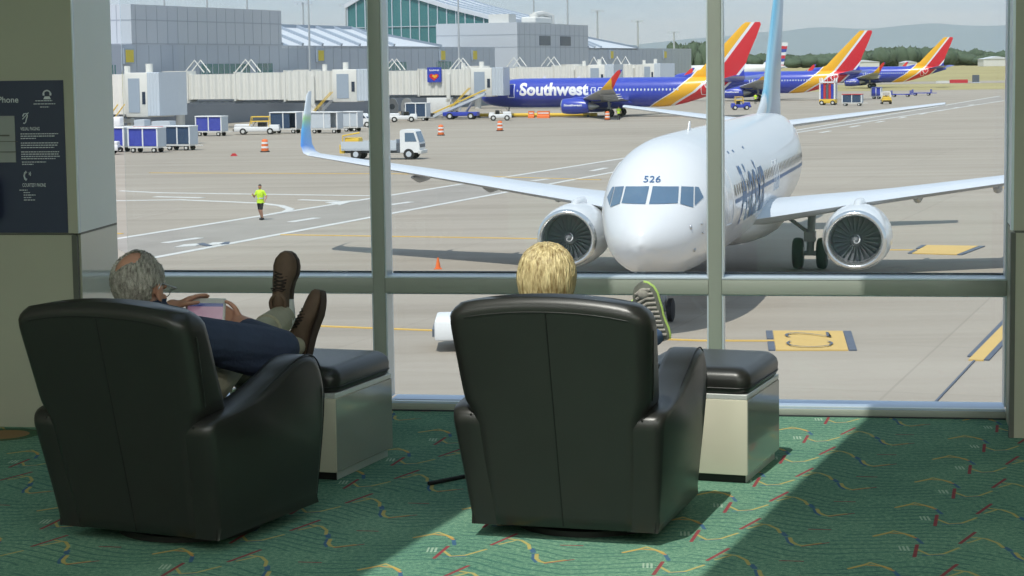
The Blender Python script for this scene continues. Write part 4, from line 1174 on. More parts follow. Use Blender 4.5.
sw = []
def sw_jet(loc, label):
    g, f = jet('airliner', label, loc, -R(20), None, False, 'blue airliners at the far gates')
    side_text(f, 'Southwest', 6.3, 16.3, 2.95, 4.75, -1, 'sw_white', 'airline_lettering', .035, .03)
    e = MB(); vs, fs = text_geo('Southwest', 1.0, .03)
    xa, xb = min(v.x for v in vs), max(v.x for v in vs)
    e.add([(14.1+2.6*(v.x-xa)/(xb-xa), -4.83-math.sqrt(max(0, 1.15**2-(.05+v.y*.42)**2))-.02, 1.58+v.y*.42) for v in vs], fs)
    e.build('engine_lettering', 'sw_white', f, 180)
    e = MB(); loop = []                                               # heart outline on the tail belly
    for k in range(25):
        a = 2*PI*k/24; hx_, hz_ = 16*math.sin(a)**3/17, (13*math.cos(a)-5*math.cos(2*a)-2*math.cos(3*a)-math.cos(4*a))/17
        x, z = 33.2+.75*hx_, 4.05+.75*hz_; loop.append((x, -fus_y(x, z)-.02, z))
    e.tube(loop, .06, 5); e.build('heart_emblem', 'sw_white', f, 60)
    return g
sw_jet((-3.94, 286.5, APRON), 'blue airliner whose body stretches behind the white one, nearest of three red and yellow tails')
def tail_at(p): return (p[0]-39.5*.94, p[1]+39.5*.342, APRON)
sw_jet(tail_at((65.2, 370)), 'blue airliner just right of the white fin, second of three red and yellow tails')
sw_jet(tail_at((111, 514)), 'blue airliner farthest off, smallest of three red and yellow tails')

# ------------------------------------------------------------------ concourse
cb = thing('concourse_building', 'long grey concourse with raised metal-clad blocks behind the jet bridges', 'building', (-137, 0, APRON), R(70))
def cpart(name, m, mb, parent=None, smooth=None): return mb.build(name, m, parent or cb, smooth)
cpart('lower_wall', 'concourse_low', MB().box(200, 393, .6, 40, 0, 4.4).box(393, 445, 3.6, 40, 0, 4.4).box(445, 530, 3.6, 20, 0, 4.4))
cpart('wall', 'concourse_grey', MB().box(200, 393, 0, 40, 4.4, 10.38))
cpart('wall', 'concourse_grey', MB().box(393, 405, 12, 40, 4.4, 10.38))
cpart('wall', 'concourse_grey', MB().box(448, 530, 0, 20, 4.4, 10.38))
rr = MB()
for s in [201+3.0*k for k in range(64)]: rr.box(s, s+.12, -.03, 0, 4.4, 10.3)
for s in [449+3*k for k in range(27)]: rr.box(s, s+.12, -.03, 0, 4.4, 10.3)
cpart('panel_joint', 'concourse_joint', rr)
cpart('upper_block', 'concourse_light', MB().box(266, 307, -.02, 60, 10.38, 15.25))
cpart('upper_block', 'concourse_light', MB().box(405, 448, -.02, 16.2, 4.4, 15.0))
j = MB()
for z in (10.4, 13.3): j.box(265.97, 307.02, -.05, 60, z, z+.14)
for s in [267+2.6*k for k in range(16)]: j.box(s, s+.09, -.05, 0, 10.4, 15.2)
for y in [2+3.0*k for k in range(19)]: j.box(265.95, 266, y, y+.07, 10.4, 15.2)
for z in (10.4, 12.7): j.box(404.97, 448.02, -.05, 16.2, z, z+.14)
for s in [406+3*k for k in range(14)]: j.box(s, s+.09, -.05, 0, 4.4, 15)
cpart('block_joint', 'concourse_joint', j)
for sx in (417.5, 430): cpart('louver', 'louver', MB().box(sx, sx+6.4, -.12, .0, 10.8, 12.6))
cpart('roof_unit', 'dirty_white', MB().box(406, 410, 2, 6, 15, 16.6))
rm = MB(); rm.rbox(424, 434, 3, 6, 15.2, 16.4, .3); rm.cyl((436, 4, 15), (436, 4, 17), .8, .8); rm.cyl((426, 4, 15), (426, 4, 17), .9, .9); rm.tube([(426, 4, 16.8), (431, 4, 17.2), (436, 4, 16.8)], .55, 8)
cpart('roof_vent', 'dirty_white', rm)
cpart('roof_unit', 'dirty_white', MB().rbox(318, 325, 11, 14, 13.3, 14.6, .3).cyl((326, 12, 13.3), (326, 12, 15), .8, .8))
def slope_roof(s0, s1, r0, r1, zr):
    m_ = MB(); m_.add([(s0, 0, 10.4), (s1, 0, 10.4), (r1, 7.5, zr), (r0, 7.5, zr), (s0, 0, 10.0), (s1, 0, 10.0), (r1, 7.5, 10.0), (r0, 7.5, 10.0)], [(0, 1, 2, 3), (0, 4, 5, 1), (1, 5, 6, 2), (2, 6, 7, 3), (3, 7, 4, 0), (4, 7, 6, 5)])
    ro = cpart('sloped_roof', 'roof_metal', m_); q = MB()
    n = int((r1-r0)/7.0)+1
    for k in range(n+1):
        s = r0+(r1-r0)*k/n; q.tube([(s, -.05, 10.5), (s, 7.5, zr+.12)], .38, 4)
    q.tube([(r0, 7.5, zr+.15), (r1, 7.5, zr+.15)], .35, 4)
    if s1 > r1: q.tube([(s1, 0, 10.5), (r1, 7.5, zr+.1)], .3, 4)
    cpart('roof_rib', 'roof_rib', q, ro)
slope_roof(307, 367, 307, 347, 13.3); slope_roof(448, 484, 448, 457, 13.4)
gp = MB()
for y in range(8, 40, 6): pass
cpart('flat_roof', 'roof_metal', MB().box(307, 347, 7.5, 30, 13.0, 13.3))
for s0, s1 in ((283, 297), (299, 304), (339, 352), (365, 372), (231, 262)):
    wn = cpart('window', 'teal_glass', MB().box(s0, s1, -.08, .02, 6.6, 7.9)); q = MB()
    for k in range(int((s1-s0)/1.6)+1): q.box(s0+1.6*k, s0+1.6*k+.14, -.12, -.08, 6.6, 7.9)
    cpart('window_bar', 'cart_grey', q, wn)
for s in (264.2, 318.5, 366.5, 381.5, 463, 505):
    sg2 = cpart('gate_panel', 'roof_rib', MB().box(s-.5, s+1.9, -.3, 0, 8.0, 9.9)); cpart('panel_face', 'sign_yellow', MB().box(s-.2, s+1.6, -.36, -.3, 8.2, 9.7), sg2)

th = thing('terminal_hall', 'tall glass hall with green panes and curved white roof behind the concourse', 'building', (-137, 0, APRON), R(70))
ARC = [(22.0, 16.4), (24.4, 17.1), (28, 18.0), (32.8, 19.2), (36, 20.2), (39.3, 21.2), (43, 22.2), (47, 22.8), (51, 22.4), (56, 19.8), (58, 18.8)]
MB().prism([(22, 0)]+ARC[:-1]+[(56, 0)], 452, 476, 'x').build('glass_hall_wall', 'teal_glass', th, None)
q = MB()
for k in range(17):
    y = 22.2+k*2.1; q.box(451.8, 452.05, y-.1, y+.1, 6, interp(y, ARC))
for z in (11.5, 15.5): q.box(451.8, 452.0, 22, 56, z, z+.12)
q.build('mullion_bar', 'cart_grey', th)
q = MB(); top = [(y, z+.9) for y, z in ARC]; q.prism([(20.5, 16.0)]+[(y, z) for y, z in ARC[:-1]]+[(56.3, 19.7), (56.3, 20.6)]+top[:-1][::-1]+[(20.5, 16.9)], 451.5, 480, 'x'); hr = q.build('hall_roof', 'roof_metal', th, None)
q = MB()
for s in [453+6.5*k for k in range(5)]: q.tube([(s, y, z+1.0) for y, z in [(20.5, 16.0)]+ARC[1:-1]], .3, 4)
q.build('roof_rib', 'roof_rib', hr)

# ------------------------------------------------------------------ jet bridges
def bridge(label, A, B, z0, z1, cabdir, signs=False, legs=True, frames=(.3, .62)):
    A, B = Vector((*A, 0)), Vector((*B, 0)); d = (B-A); L = d.length; ang = math.atan2(d.y, d.x)
    g = thing('jet_bridge', label, 'jet bridge', (A.x, A.y, APRON), ang, 'jet bridges along the concourse')
    H = z1-z0
    for k, (f0, f1, sc) in enumerate(((0, .36, .86), (.33, .70, .93), (.67, 1.0, 1.0))):
        w = 1.45*sc; c_ = (z0+z1)/2; h = H/2*sc; rings = []; n = int(L*(f1-f0)/.24)
        for i in range(n+1):
            x = L*(f0+(f1-f0)*i/n); e = .0 if i % 4 < 2 else .20
            rings.append([(x, -w-e, c_-h), (x, w+e, c_-h), (x, w+e, c_+h), (x, -w-e, c_+h)])
        MB().loft(rings).build('tunnel_section', 'bridge_white', g, None)
        fr = MB()
        for f in (f0, f1):
            x = L*f; fr.box(x-.12, x+.12, -w-.2, w+.2, c_-h-.12, c_-h+.06).box(x-.12, x+.12, -w-.2, w+.2, c_+h-.06, c_+h+.14).box(x-.12, x+.12, -w-.2, -w-.02, c_-h, c_+h).box(x-.12, x+.12, w+.02, w+.2, c_-h, c_+h)
        fr.build('tunnel_frame', 'bridge_white', g)
    MB().box(0, L, -1.2, 1.2, z0-.32, z0-.02).build('floor_beam', 'louver', g)
    af = MB()
    for f in frames:
        x = L*f
        for sy in (-1.1, 1.1): af.tube([(x-1.3, sy, z1), (x, sy, z1+1.5), (x+1.2, sy, z1)], .09, 6)
    af.build('strut_frame', 'bridge_white', g)
    # rotunda
    MB().cyl((-1.5, 0, z0-.2), (-1.5, 0, z1+.2), 2.1, 2.1, 20).build('rotunda', 'bridge_white', g, 40)
    MB().cyl((-1.5, 0, 0), (-1.5, 0, z0-.2), .55, .55, 14).build('column', 'dirty_white', g)
    # cab with folding canopy
    cb_ = MB(); cb_.rbox(L, L+3.0, -1.9, 1.9, z0-.25, z1+.15, .12, 2); co_ = cb_.build('cab', 'bridge_white', g)
    cn = MB(); rings = []
    for i in range(9):
        x = L+3.0+.20*i; e = 0 if i % 2 else .12; rings.append([(x, -1.75-e, z0-.1), (x, 1.75+e, z0-.1), (x, 1.75+e, z1+.05+e), (x, -1.75-e, z1+.05+e)])
    cn.loft(rings).build('canopy', 'cart_grey', co_, None)
    MB().box(L+.5, L+2.0, -1.95, -1.88, z0+.2, z1-.4).build('cab_shutter', 'roof_rib', co_)
    MB().box(L+2.35, L+2.75, -1.95, -1.88, z0+1.0, z0+2.2).build('cab_window', 'window_dark', co_)
    # wheel bogie and stair
    lg = MB()
    for sy in (-1.7, 1.7): lg.box(L*.86-.25, L*.86+.25, sy-.2, sy+.2, .6, z1-.6)
    lg.box(L*.86-.4, L*.86+.4, -1.9, 1.9, z0-.9, z0-.5); lg.build('lift_column', 'bridge_white', g)
    for sy in (-1.5, 1.5):
        MB().cyl((L*.86, sy-.25, .55), (L*.86, sy+.25, .55), .55, .55, 18).build('wheel', 'rubber', g, 40)
    s_ = MB()
    for k in range(11): s_.box(L-.2-.28*k, L+.1-.28*k, -2.9, -2.0, (z0-.1)*(1-k/11)-.05, (z0-.1)*(1-k/11))
    s_.tube([(L, -2.0, z0), (L-3.1, -2.0, .1)], .07, 6); s_.tube([(L, -2.9, z0), (L-3.1, -2.9, .1)], .07, 6)
    s_.build('stair', 'steel', g)
    r_ = MB()
    for yy in (-2.0, -2.9): r_.tube([(L, yy, z0+1.0), (L-3.1, yy, 1.1)], .06, 6); r_.tube([(L-3.1, yy, .1), (L-3.1, yy, 1.1)], .05, 6)
    r_.build('stair_rail', 'yellow', g)
    MB().cyl((L+1, .5, z1+.15), (L+1, .5, z1+1.0), .35, .35, 12).cyl((L-1.5, 0, z1), (L-1.5, 0, z1+.8), .3, .3, 10).build('roof_beacon', 'bridge_white', g)
    return g, L
bridge('left-edge jet bridge whose white cab stands just behind the row of blue-curtained carts', (-54, 212.5), (-36.3, 200.2), 3.0, 6.9, 0)
bridge('long corrugated white jet bridge above the white tug and carts', (-39.5, 253.6), (-21.1, 250), 3.3, 6.85, 0, frames=(.05, .40))
b2, L2 = bridge('white jet bridge with blue sign, docked at nose of blue airliner', (-27, 286.9), (-4.9, 281.6), 3.2, 6.75, 0, frames=(.5, .92))
bridge('far white jet bridge seen above the wing of the nearest blue airliner', (-4, 341), (13.5, 332), 3.3, 6.9, 0)
bridge('farthest white jet bridge seen above rear body of nearest blue airliner', (13, 394), (26, 379), 3.3, 6.9, 0)
sp_ = MB().box(16.6, 18.6, -1.90, -1.80, 5.0, 7.05).build('sign_board', 'sw_blue', b2)
vs, fs = text_geo('Southwest', .46, .008, 'CENTER'); m_ = MB(); m_.add([(17.6+v.x*.72, -1.905, 6.55+v.y*.8) for v in vs], fs); m_.build('sign_lettering', 'sw_white', sp_)
hs_ = MB(); hp = []
for k in range(24):
    a = 2*PI*k/24; hp.append((17.55+.72*(16*math.sin(a)**3)/17, 5.75+.58*(13*math.cos(a)-5*math.cos(2*a)-2*math.cos(3*a)-math.cos(4*a))/17))
hs_.prism(hp, -1.92, -1.90, 'y'); hs_.build('heart_emblem', 'sw_red', sp_, None)
hs_ = MB(); hs_.prism([(x*.55+17.8*.45, z*.55+5.9*.45) for x, z in hp], -1.935, -1.92, 'y'); hs_.build('emblem_center', 'sw_orange', sp_, None)

# ------------------------------------------------------------------ ramp vehicles
def wheels(g, spots, r, w=.22, m='rubber', hub='dirty_white'):
    for x, y in spots:
        wm = MB(); wm.cyl((x, y-w/2, r), (x, y+w/2, r), r, r, 20); o_ = wm.build('wheel', m, g, 40)
        sy = -1 if y < 0 else 1
        MB().cyl((x, y+sy*(w/2-.01), r), (x, y+sy*(w/2+.02), r), r*.55, r*.5, 14).build('hub', hub, o_, 40)
def cart(label, loc, rz=-20, L=2.9, H=2.25, curtain='curtain_blue', roof='white_paint', gaps=False):
    g = thing('baggage_cart', label, 'baggage cart', (*loc, APRON), R(rz), 'baggage carts on the ramp')
    h = L/2
    MB().box(-h, h, -.75, .75, .42, .56).box(h, h+.9, -.05, .05, .42, .5).build('deck', 'dirty_white', g)
    rf = MB(); rf.rbox(-h-.05, h+.05, -.82, .82, H-.12, H, .04, 2); rf.build('roof', roof, g)
    p = MB()
    for x in (-h+.05, 0, h-.05):
        for y in (-.72, .72): p.box(x-.06, x+.06, y-.05, y+.05, .56, H-.12)
    p.build('post', 'white_paint', g)
    for sx in (-1, 1): MB().box(sx*h-.03, sx*h+.03, -.75, .75, .56, H-.12).build('end_panel', 'cart_grey', g)
    for k, (x0, x1) in enumerate(((-h+.1, -.06), (.06, h-.1))):
        if gaps and k == 1: x1 = (x0+x1)/2
        for y in (-.71, .70):
            c_ = MB(); n = 14; rings = []
            for i in range(n+1):
                x = x0+(x1-x0)*i/n; dy = .03*math.sin(i*2.2); rings.append([(x, y+dy, .60), (x, y+dy+.02, .60), (x, y+dy*.4+.02, H-.14), (x, y+dy*.4, H-.14)])
            c_.loft(rings); c_.build('curtain', curtain, g, 60)
    wheels(g, [(-h+.45, -.6), (-h+.45, .6), (h-.45, -.6), (h-.45, .6)], .24, .16)
    return g
def tug(label, loc, rz=0, cage=None, bodyc='white_paint', name='baggage_tug', L=3.3, seat='black'):
    g = thing(name, label, 'tug', (*loc, APRON), R(rz), 'small ramp tugs'); h = L/2
    b_ = MB(); b_.rbox(-h, h, -.75, .75, .35, .85, .08, 2); b_.rbox(h*.25, h-.05, -.70, .70, .80, 1.15, .09, 2); b_.rbox(-h+.05, -h*.5, -.7, .7, .8, 1.05, .08, 2); b_.build('body', bodyc, g)
    MB().rbox(-h*.42, -h*.05, -.55, .55, .8, 1.35, .06, 2).build('seat', seat, g)
    MB().tube([(h*.2, 0, .9), (h*.08, 0, 1.35)], .03, 6).tube([(h*.08+.2*math.cos(a)*.3, .2*math.sin(a), 1.36+.2*math.cos(a)*.3) for a in [2*PI*k/12 for k in range(13)]], .025, 6).build('steering_wheel', 'black', g)
    if cage:
        c_ = MB()
        for y in (-.68, .68):
            c_.tube([(-h*.55, y, .8), (-h*.55, y, 1.95), (h*.22, y, 1.95), (h*.30, y, 1.0)], .06, 6); c_.tube([(-h*.55, y, 1.45), (h*.25, y, 1.45)], .05, 6)
        for x in (-h*.55, h*.22): c_.tube([(x, -.68, 1.95), (x, .68, 1.95)], .05, 6)
        c_.build('roll_cage', cage, g)
    wheels(g, [(-h*.6, -.68), (-h*.6, .68), (h*.6, -.68), (h*.6, .68)], .36, .24)
    MB().box(h-.02, h+.12, -.65, .65, .4, .62).build('bumper', 'rubber', g)
    return g
def van(label, loc, rz=0, L=4.6, H=1.95, name='van', bodyc='white_paint', cat='van'):
    g = thing(name, label, cat, (*loc, APRON), R(rz)); h = L/2
    prof = [(-h, .4), (h, .4), (h, .95), (h*.62, 1.08), (h*.30, H-.05), (h*.22, H), (-h+.08, H), (-h, H-.1)]
    b_ = MB(); b_.prism(prof, -.88, .88, 'y'); b_.build('body', bodyc, g)
    wn = MB(); wn.add([(h*.60+.02, y, 1.12) for y in (-.78, .78)]+[(h*.32+.02, y, H-.14) for y in (.74, -.74)], [(0, 1, 2, 3)])
    for y in (-.89, .89): wn.add([(h*.54, y, 1.12), (h*.30, y, H-.2), (h*.0, y, H-.2), (h*.0, y, 1.12)], [(0, 1, 2, 3)]); wn.add([(-h*.1, y, 1.15), (-h*.1, y, H-.25), (-h*.55, y, H-.25), (-h*.55, y, 1.15)], [(0, 1, 2, 3)])
    wn.build('windows', 'window_dark', g)
    wheels(g, [(-h*.62, -.80), (-h*.62, .80), (h*.60, -.80), (h*.60, .80)], .36, .22)
    MB().box(h-.02, h+.1, -.85, .85, .38, .6).build('bumper', 'cart_grey', g)
    return g
def barrel(label, loc):
    g = thing('traffic_barrel', label, 'traffic barrel', (*loc, APRON), 0, 'orange and white traffic barrels')
    MB().cyl((0, 0, 0), (0, 0, .1), .42, .40, 20).build('base', 'rubber', g, 40)
    m_ = MB(); prof = [(.1, .33), (.32, .325), (.32, .31), (.55, .305), (.55, .295), (.80, .29), (.80, .28), (1.02, .27), (1.10, .2), (1.14, .06)]
    m_.tube([(0, 0, z) for z, r_ in prof], [r_ for z, r_ in prof], 20); m_.build('drum', 'orange', g, 40)
    for z in (.34, .72): MB().cyl((0, 0, z), (0, 0, z+.17), .322 if z < .5 else .30, .318 if z < .5 else .297, 20).build('band', 'white_paint', g, 40)
    return g

cart('blue-curtained cart at the left pillar edge, first in its row', (-35.75, 184.0))
cart('blue-curtained cart below the leftmost jet bridge cab, nearest of its row', (-32.35, 181.6), L=3.0)
cart('cart at right end of the row of three below the left jet bridge', (-29.95, 185.6), curtain='curtain_navy', L=2.6)
cart('lone blue-curtained cart between the row of carts and the white tug', (-32.6, 222.9), L=3.2, H=2.2)
cart('white cart directly right of the yellow-caged tug', (-25.1, 228.6), L=3.3, H=2.4, curtain='curtain_navy', gaps=True)
cart('white cart right beside the upturned blue winglet', (-20.4, 226.9), L=3.3, H=2.4, curtain='cart_grey', gaps=True)
cart('grey cart half hidden behind the cart beside the winglet', (-17.9, 231.9), L=1.9, H=2.3, curtain='cart_grey')
cart('navy cart with white side behind the white tug right of the mullion', (-12.3, 272.3), L=3.0, H=2.4, curtain='curtain_navy')
cart('dark cart with red ends below the second red and yellow tail', (54.3, 323.7), L=3.1, H=1.9, curtain='curtain_navy', roof='red')
cart('small blue cart behind the yellow tug at far right', (67.6, 376.6), L=1.8, H=2.2, curtain='sw_blue', roof='sw_blue')
tug('white tug with yellow roll cage between carts below the long jet bridge', (-28.0, 225.9), 180, 'yellow', L=5.0)
tug('white tug without cage, right of the left mullion', (-14.0, 267.2), 180, None, L=3.7)
tug('small white tug by the nose wheel of the nearest blue airliner', (-1.3, 268), 0, None, L=3.0)
tug('yellow and white tug standing below the third red and yellow tail', (61.6, 334.5), -95, 'white_paint', 'yellow', L=3.0, seat='yellow')
tug('blue ramp tug under the tail of the nearest blue airliner', (34.7, 307.4), 0, 'yellow', 'sw_blue', L=2.9)
tug('white tug nose peeking out at left pillar in front of the carts', (-35.9, 178.3), 0, None, L=3.4)
van('white van standing between jet bridge stair and left mullion', (-17.9, 246.3), -15, 3.2, 1.7)
van('white pickup with raised roof behind the white carts', (-25.6, 243.5), 160, 4.5, 2.1)
cn_ = thing('container', 'white box container standing under the jet bridge with blue sign', 'container', (-9.9, 291, APRON), R(-15))
MB().rbox(-1.7, 1.7, -1.1, 1.1, .55, 2.75, .05, 2).build('box_body', 'white_paint', cn_); MB().box(-1.5, -1.2, -1, 1, 0, .55).box(1.2, 1.5, -1, 1, 0, .55).build('skid', 'louver', cn_)
for x, y, nm_ in ((-16.6, 288.5, 'left'), (-14.6, 289.5, 'right')):
    g = thing('air_unit', 'tall grey hooded air unit under the jet bridge, the %s' % ('one beside the left mullion' if nm_ == 'left' else 'one nearer the navy cart'), 'air unit', (x, y, APRON), 0, 'hooded air units')
    m_ = MB(); m_.prism([(-.8, .4), (.8, .4), (.8, 1.9), (.5, 2.6), (0, 2.8), (-.5, 2.6), (-.8, 1.9)], -.7, .7, 'y'); m_.build('hood', 'steel', g); MB().box(-.75, .75, -.6, .6, 0, .4).build('chassis', 'louver', g)
    MB().cyl((0, -.72, 1.6), (0, -.70, 1.6), .4, .4, 16).build('intake', 'louver', g)
barrel('striped barrel on the apron left of the winglet', (-21.58, 179.2))
barrel('striped barrel right of the white flatbed truck', (-7.3, 214.8))
barrel('striped barrel below the nose of the nearest blue airliner', (-1.14, 226.6))
barrel('striped barrel under the near wing of the nearest blue airliner', (12.55, 263.5))
for x, y, L_ in ((2.9, 277.9, .8), (4.55, 277.2, 1.7)):
    g = thing('barrier', 'orange plastic barrier under the nearest blue airliner, the %s one' % ('narrow' if L_ < 1 else 'wide'), 'barrier', (x, y, APRON), R(-15), 'orange barriers')
    MB().prism([(-.3, 0), (.3, 0), (.25, .3), (.1, .45), (.1, .95), (-.1, .95), (-.1, .45), (-.25, .3)], -L_/2, L_/2, 'x').build('barrier_body', 'orange', g); MB().box(-L_/2+.1, L_/2-.1, -.115, .115, .6, .75).build('reflector', 'white_paint', g)
g = thing('boom_barrier', 'long low yellow boom lying on the apron under the nearest blue airliner', 'barrier', (3.2, 281.2, APRON), R(-20))
MB().tube([(-9, 0, .35), (9.2, 0, .35)], .24, 10).build('boom', 'yellow', g); q = MB()
for x in (-8, -3, 2, 8): q.box(x-.15, x+.15, -.3, .3, 0, .3)
q.build('foot', 'louver', g)
g = thing('traffic_cone', 'small orange cone on the apron just above the window rail', 'traffic cone', (-2.72, 74.5, APRON))
MB().box(-.14, .14, -.14, .14, 0, .03).build('base', 'orange', g); MB().cyl((0, 0, .03), (0, 0, .42), .10, .03, 16).build('cone', 'orange', g)
g = thing('wheel_chock', 'red wheel chock lying alone on the apron left of the striped barrel', 'chock', (-23.34, 172, APRON))
MB().prism([(-.3, 0), (.3, 0), (.12, .22), (-.12, .22)], -.15, .15, 'y').build('wedge', 'red', g); MB().tube([(-.05, .15, .2), (.0, .3, .25), (.1, .35, .05)], .02, 6).build('rope', 'line_yellow', g)
# belt loader
g = thing('belt_loader', 'belt loader with raised grey conveyor at nose of nearest blue airliner', 'belt loader', (-6.8, 276.6, APRON), R(-12))
MB().rbox(-2.2, 2.6, -.9, .9, .45, 1.0, .1, 2).build('chassis', 'sw_blue', g)
MB().loft([[(-3.6, -.55, .25), (-3.6, .55, .25), (-3.6, .55, .6), (-3.6, -.55, .6)], [(3.6, -.55, 3.2), (3.6, .55, 3.2), (3.6, .55, 3.55), (3.6, -.55, 3.55)]]).build('conveyor', 'cart_grey', g)
MB().tube([(-3.6, -.6, .9), (3.6, -.6, 3.95)], .06, 6).tube([(-3.6, .6, .9), (3.6, .6, 3.95)], .06, 6).build('rail', 'yellow', g)
MB().tube([(.8, -.4, .9), (2.2, -.4, 2.8)], .1, 8).tube([(.8, .4, .9), (2.2, .4, 2.8)], .1, 8).build('lift_arm', 'steel', g)
wheels(g, [(-1.2, -.8), (-1.2, .8), (1.7, -.8), (1.7, .8)], .45, .3)
# loader with the red stripe
g = thing('cargo_loader', 'low white cargo loader with red stripe behind the row of blue-curtained carts', 'loader', (-34.6, 194.5, APRON), R(-8))
MB().rbox(-3.6, 3.4, -1.2, 1.2, .5, 2.0, .06, 2).build('body', 'dirty_white', g); MB().box(-3.3, 3.42, -1.215, -1.2, 1.72, 1.98).build('stripe', 'red', g)
MB().rbox(-3.2, -2.3, -1.0, .2, 2.0, 2.9, .15, 2).build('cabin', 'white_paint', g); MB().box(-.9, .1, -1.1, .8, 2.0, 2.6).box(.8, 2.6, -1.1, .8, 2.0, 2.45).build('deck_box', 'cart_grey', g)
wheels(g, [(-2.5, -1.05), (-2.5, 1.05), (2.3, -1.05), (2.3, 1.05)], .42, .3)
# flatbed truck on the apron
g = thing('flatbed_truck', 'white flatbed truck crossing the apron behind left mullion', 'truck', (-10.25, 162.6, APRON), R(-12))
prof = [(1.75, .55), (3.30, .55), (3.34, 1.05), (3.30, 1.35), (2.98, 2.25), (2.85, 2.36), (1.85, 2.36), (1.75, 2.25)]
MB().prism(prof, -.95, .95, 'y').build('cab', 'white_paint', g)
m_ = MB(); m_.add([(3.325, y, 1.36) for y in (-.85, .85)]+[(3.02, y, 2.2) for y in (.80, -.80)], [(0, 1, 2, 3)])
for y in (-.96, .96): m_.add([(3.12, y, 1.42), (2.88, y, 2.12), (2.15, y, 2.12), (2.15, y, 1.42)], [(0, 1, 2, 3)])
m_.build('windows', 'cockpit_glass', g)
MB().box(3.32, 3.36, -.8, .8, .95, 1.22).build('grille', 'louver', g); MB().rbox(3.2, 3.5, -.98, .98, .45, .75, .05, 2).build('bumper', 'dirty_white', g)
MB().box(-3.2, 3.1, -.4, .4, .5, .72).build('chassis', 'louver', g)
MB().box(-3.1, 1.45, -1.0, 1.0, .74, .86).box(-3.1, 1.45, -1.02, -.96, .86, 1.45).box(-3.1, 1.45, .96, 1.02, .86, 1.45).box(1.4, 1.46, -1, 1, .86, 1.6).build('flatbed', 'cart_grey', g)
MB().box(1.48, 1.72, -.9, .9, .6, 1.3).build('equipment_box', 'louver', g)
MB().tube([(-3.0, -.8, .9), (-3.0, -.8, 1.9), (-1.6, -.8, 2.15)], .06, 6).box(-3.25, -2.9, -.9, -.5, .5, 1.2).rbox(-2.9, -1.7, -.7, .5, .86, 1.75, .1, 2).build('tail_lift', 'yellow', g)
wheels(g, [(-1.9, -.85), (-1.9, .85), (2.45, -.85), (2.45, .85)], .43, .26, hub='cart_grey')
# pushback tractor half hidden by the sunlit armchair
g = thing('pushback_tractor', 'low white tow tractor half hidden by the back of the sunlit armchair', 'tractor', (.35, 53.6, APRON), R(180))
MB().rbox(-2.3, 2.4, -.95, .95, .3, .85, .08, 2).build('body', 'white_paint', g)
MB().prism([(.3, .85), (2.0, .85), (1.5, 1.18), (.4, 1.2)], -.75, .75, 'y').build('cab', 'dirty_white', g)
m_ = MB(); m_.add([(2.0, y, .90) for y in (-.66, .66)]+[(1.55, y, 1.16) for y in (.64, -.64)], [(0, 1, 2, 3)])
for y in (-.76, .76): m_.add([(1.85, y, .92), (1.48, y, 1.13), (.5, y, 1.14), (.5, y, .92)], [(0, 1, 2, 3)])
m_.build('windows', 'cockpit_glass', g)
wheels(g, [(-1.5, -.85), (-1.5, .85), (1.5, -.85), (1.5, .85)], .38, .28)
MB().box(2.38, 2.46, -.8, .8, .4, .6).build('bumper', 'louver', g)
# catering lift with striped load, dollies
g = thing('lift_truck', 'tall white frame lift with red and blue load below the second tail', 'truck', (51.9, 333, APRON), R(-20))
MB().rbox(-1.3, 1.3, -1, 1, .3, .95, .06, 2).build('chassis', 'yellow', g)
m_ = MB()
for x in (-1.2, 1.2):
    for y in (-.9, .9): m_.box(x-.1, x+.1, y-.1, y+.1, .95, 4.4)
m_.box(-1.3, 1.3, -1, 1, 3.6, 3.8).build('mast_frame', 'white_paint', g)
for k, c_ in enumerate(('sw_blue', 'red', 'louver', 'red', 'sw_blue')): MB().box(-1.05+.42*k, -.68+.42*k, -.85, .85, 1.0, 3.4).build('load_panel', c_, g)
wheels(g, [(-.9, -.9), (-.9, .9), (.9, -.9), (.9, .9)], .38, .25)
for (x, y), tx in (((75.2, 392.7), 'nearer the yellow tug'), ((81.5, 404), 'under the third red and yellow tail')):
    g = thing('flat_dolly', 'low blue flat dolly parked %s' % tx, 'dolly', (x, y, APRON), R(-20), 'flat blue dollies')
    MB().box(-1.9, 1.9, -.8, .8, .45, .6).box(1.9, 2.9, -.06, .06, .45, .55).build('deck', 'sw_blue', g); MB().box(-1.9, -1.75, -.8, .8, .6, 1.25).box(1.75, 1.9, -.8, .8, .6, 1.25).build('end_rail', 'sw_blue', g)
    wheels(g, [(-1.3, -.6), (-1.3, .6), (1.3, -.6), (1.3, .6)], .28, .2)

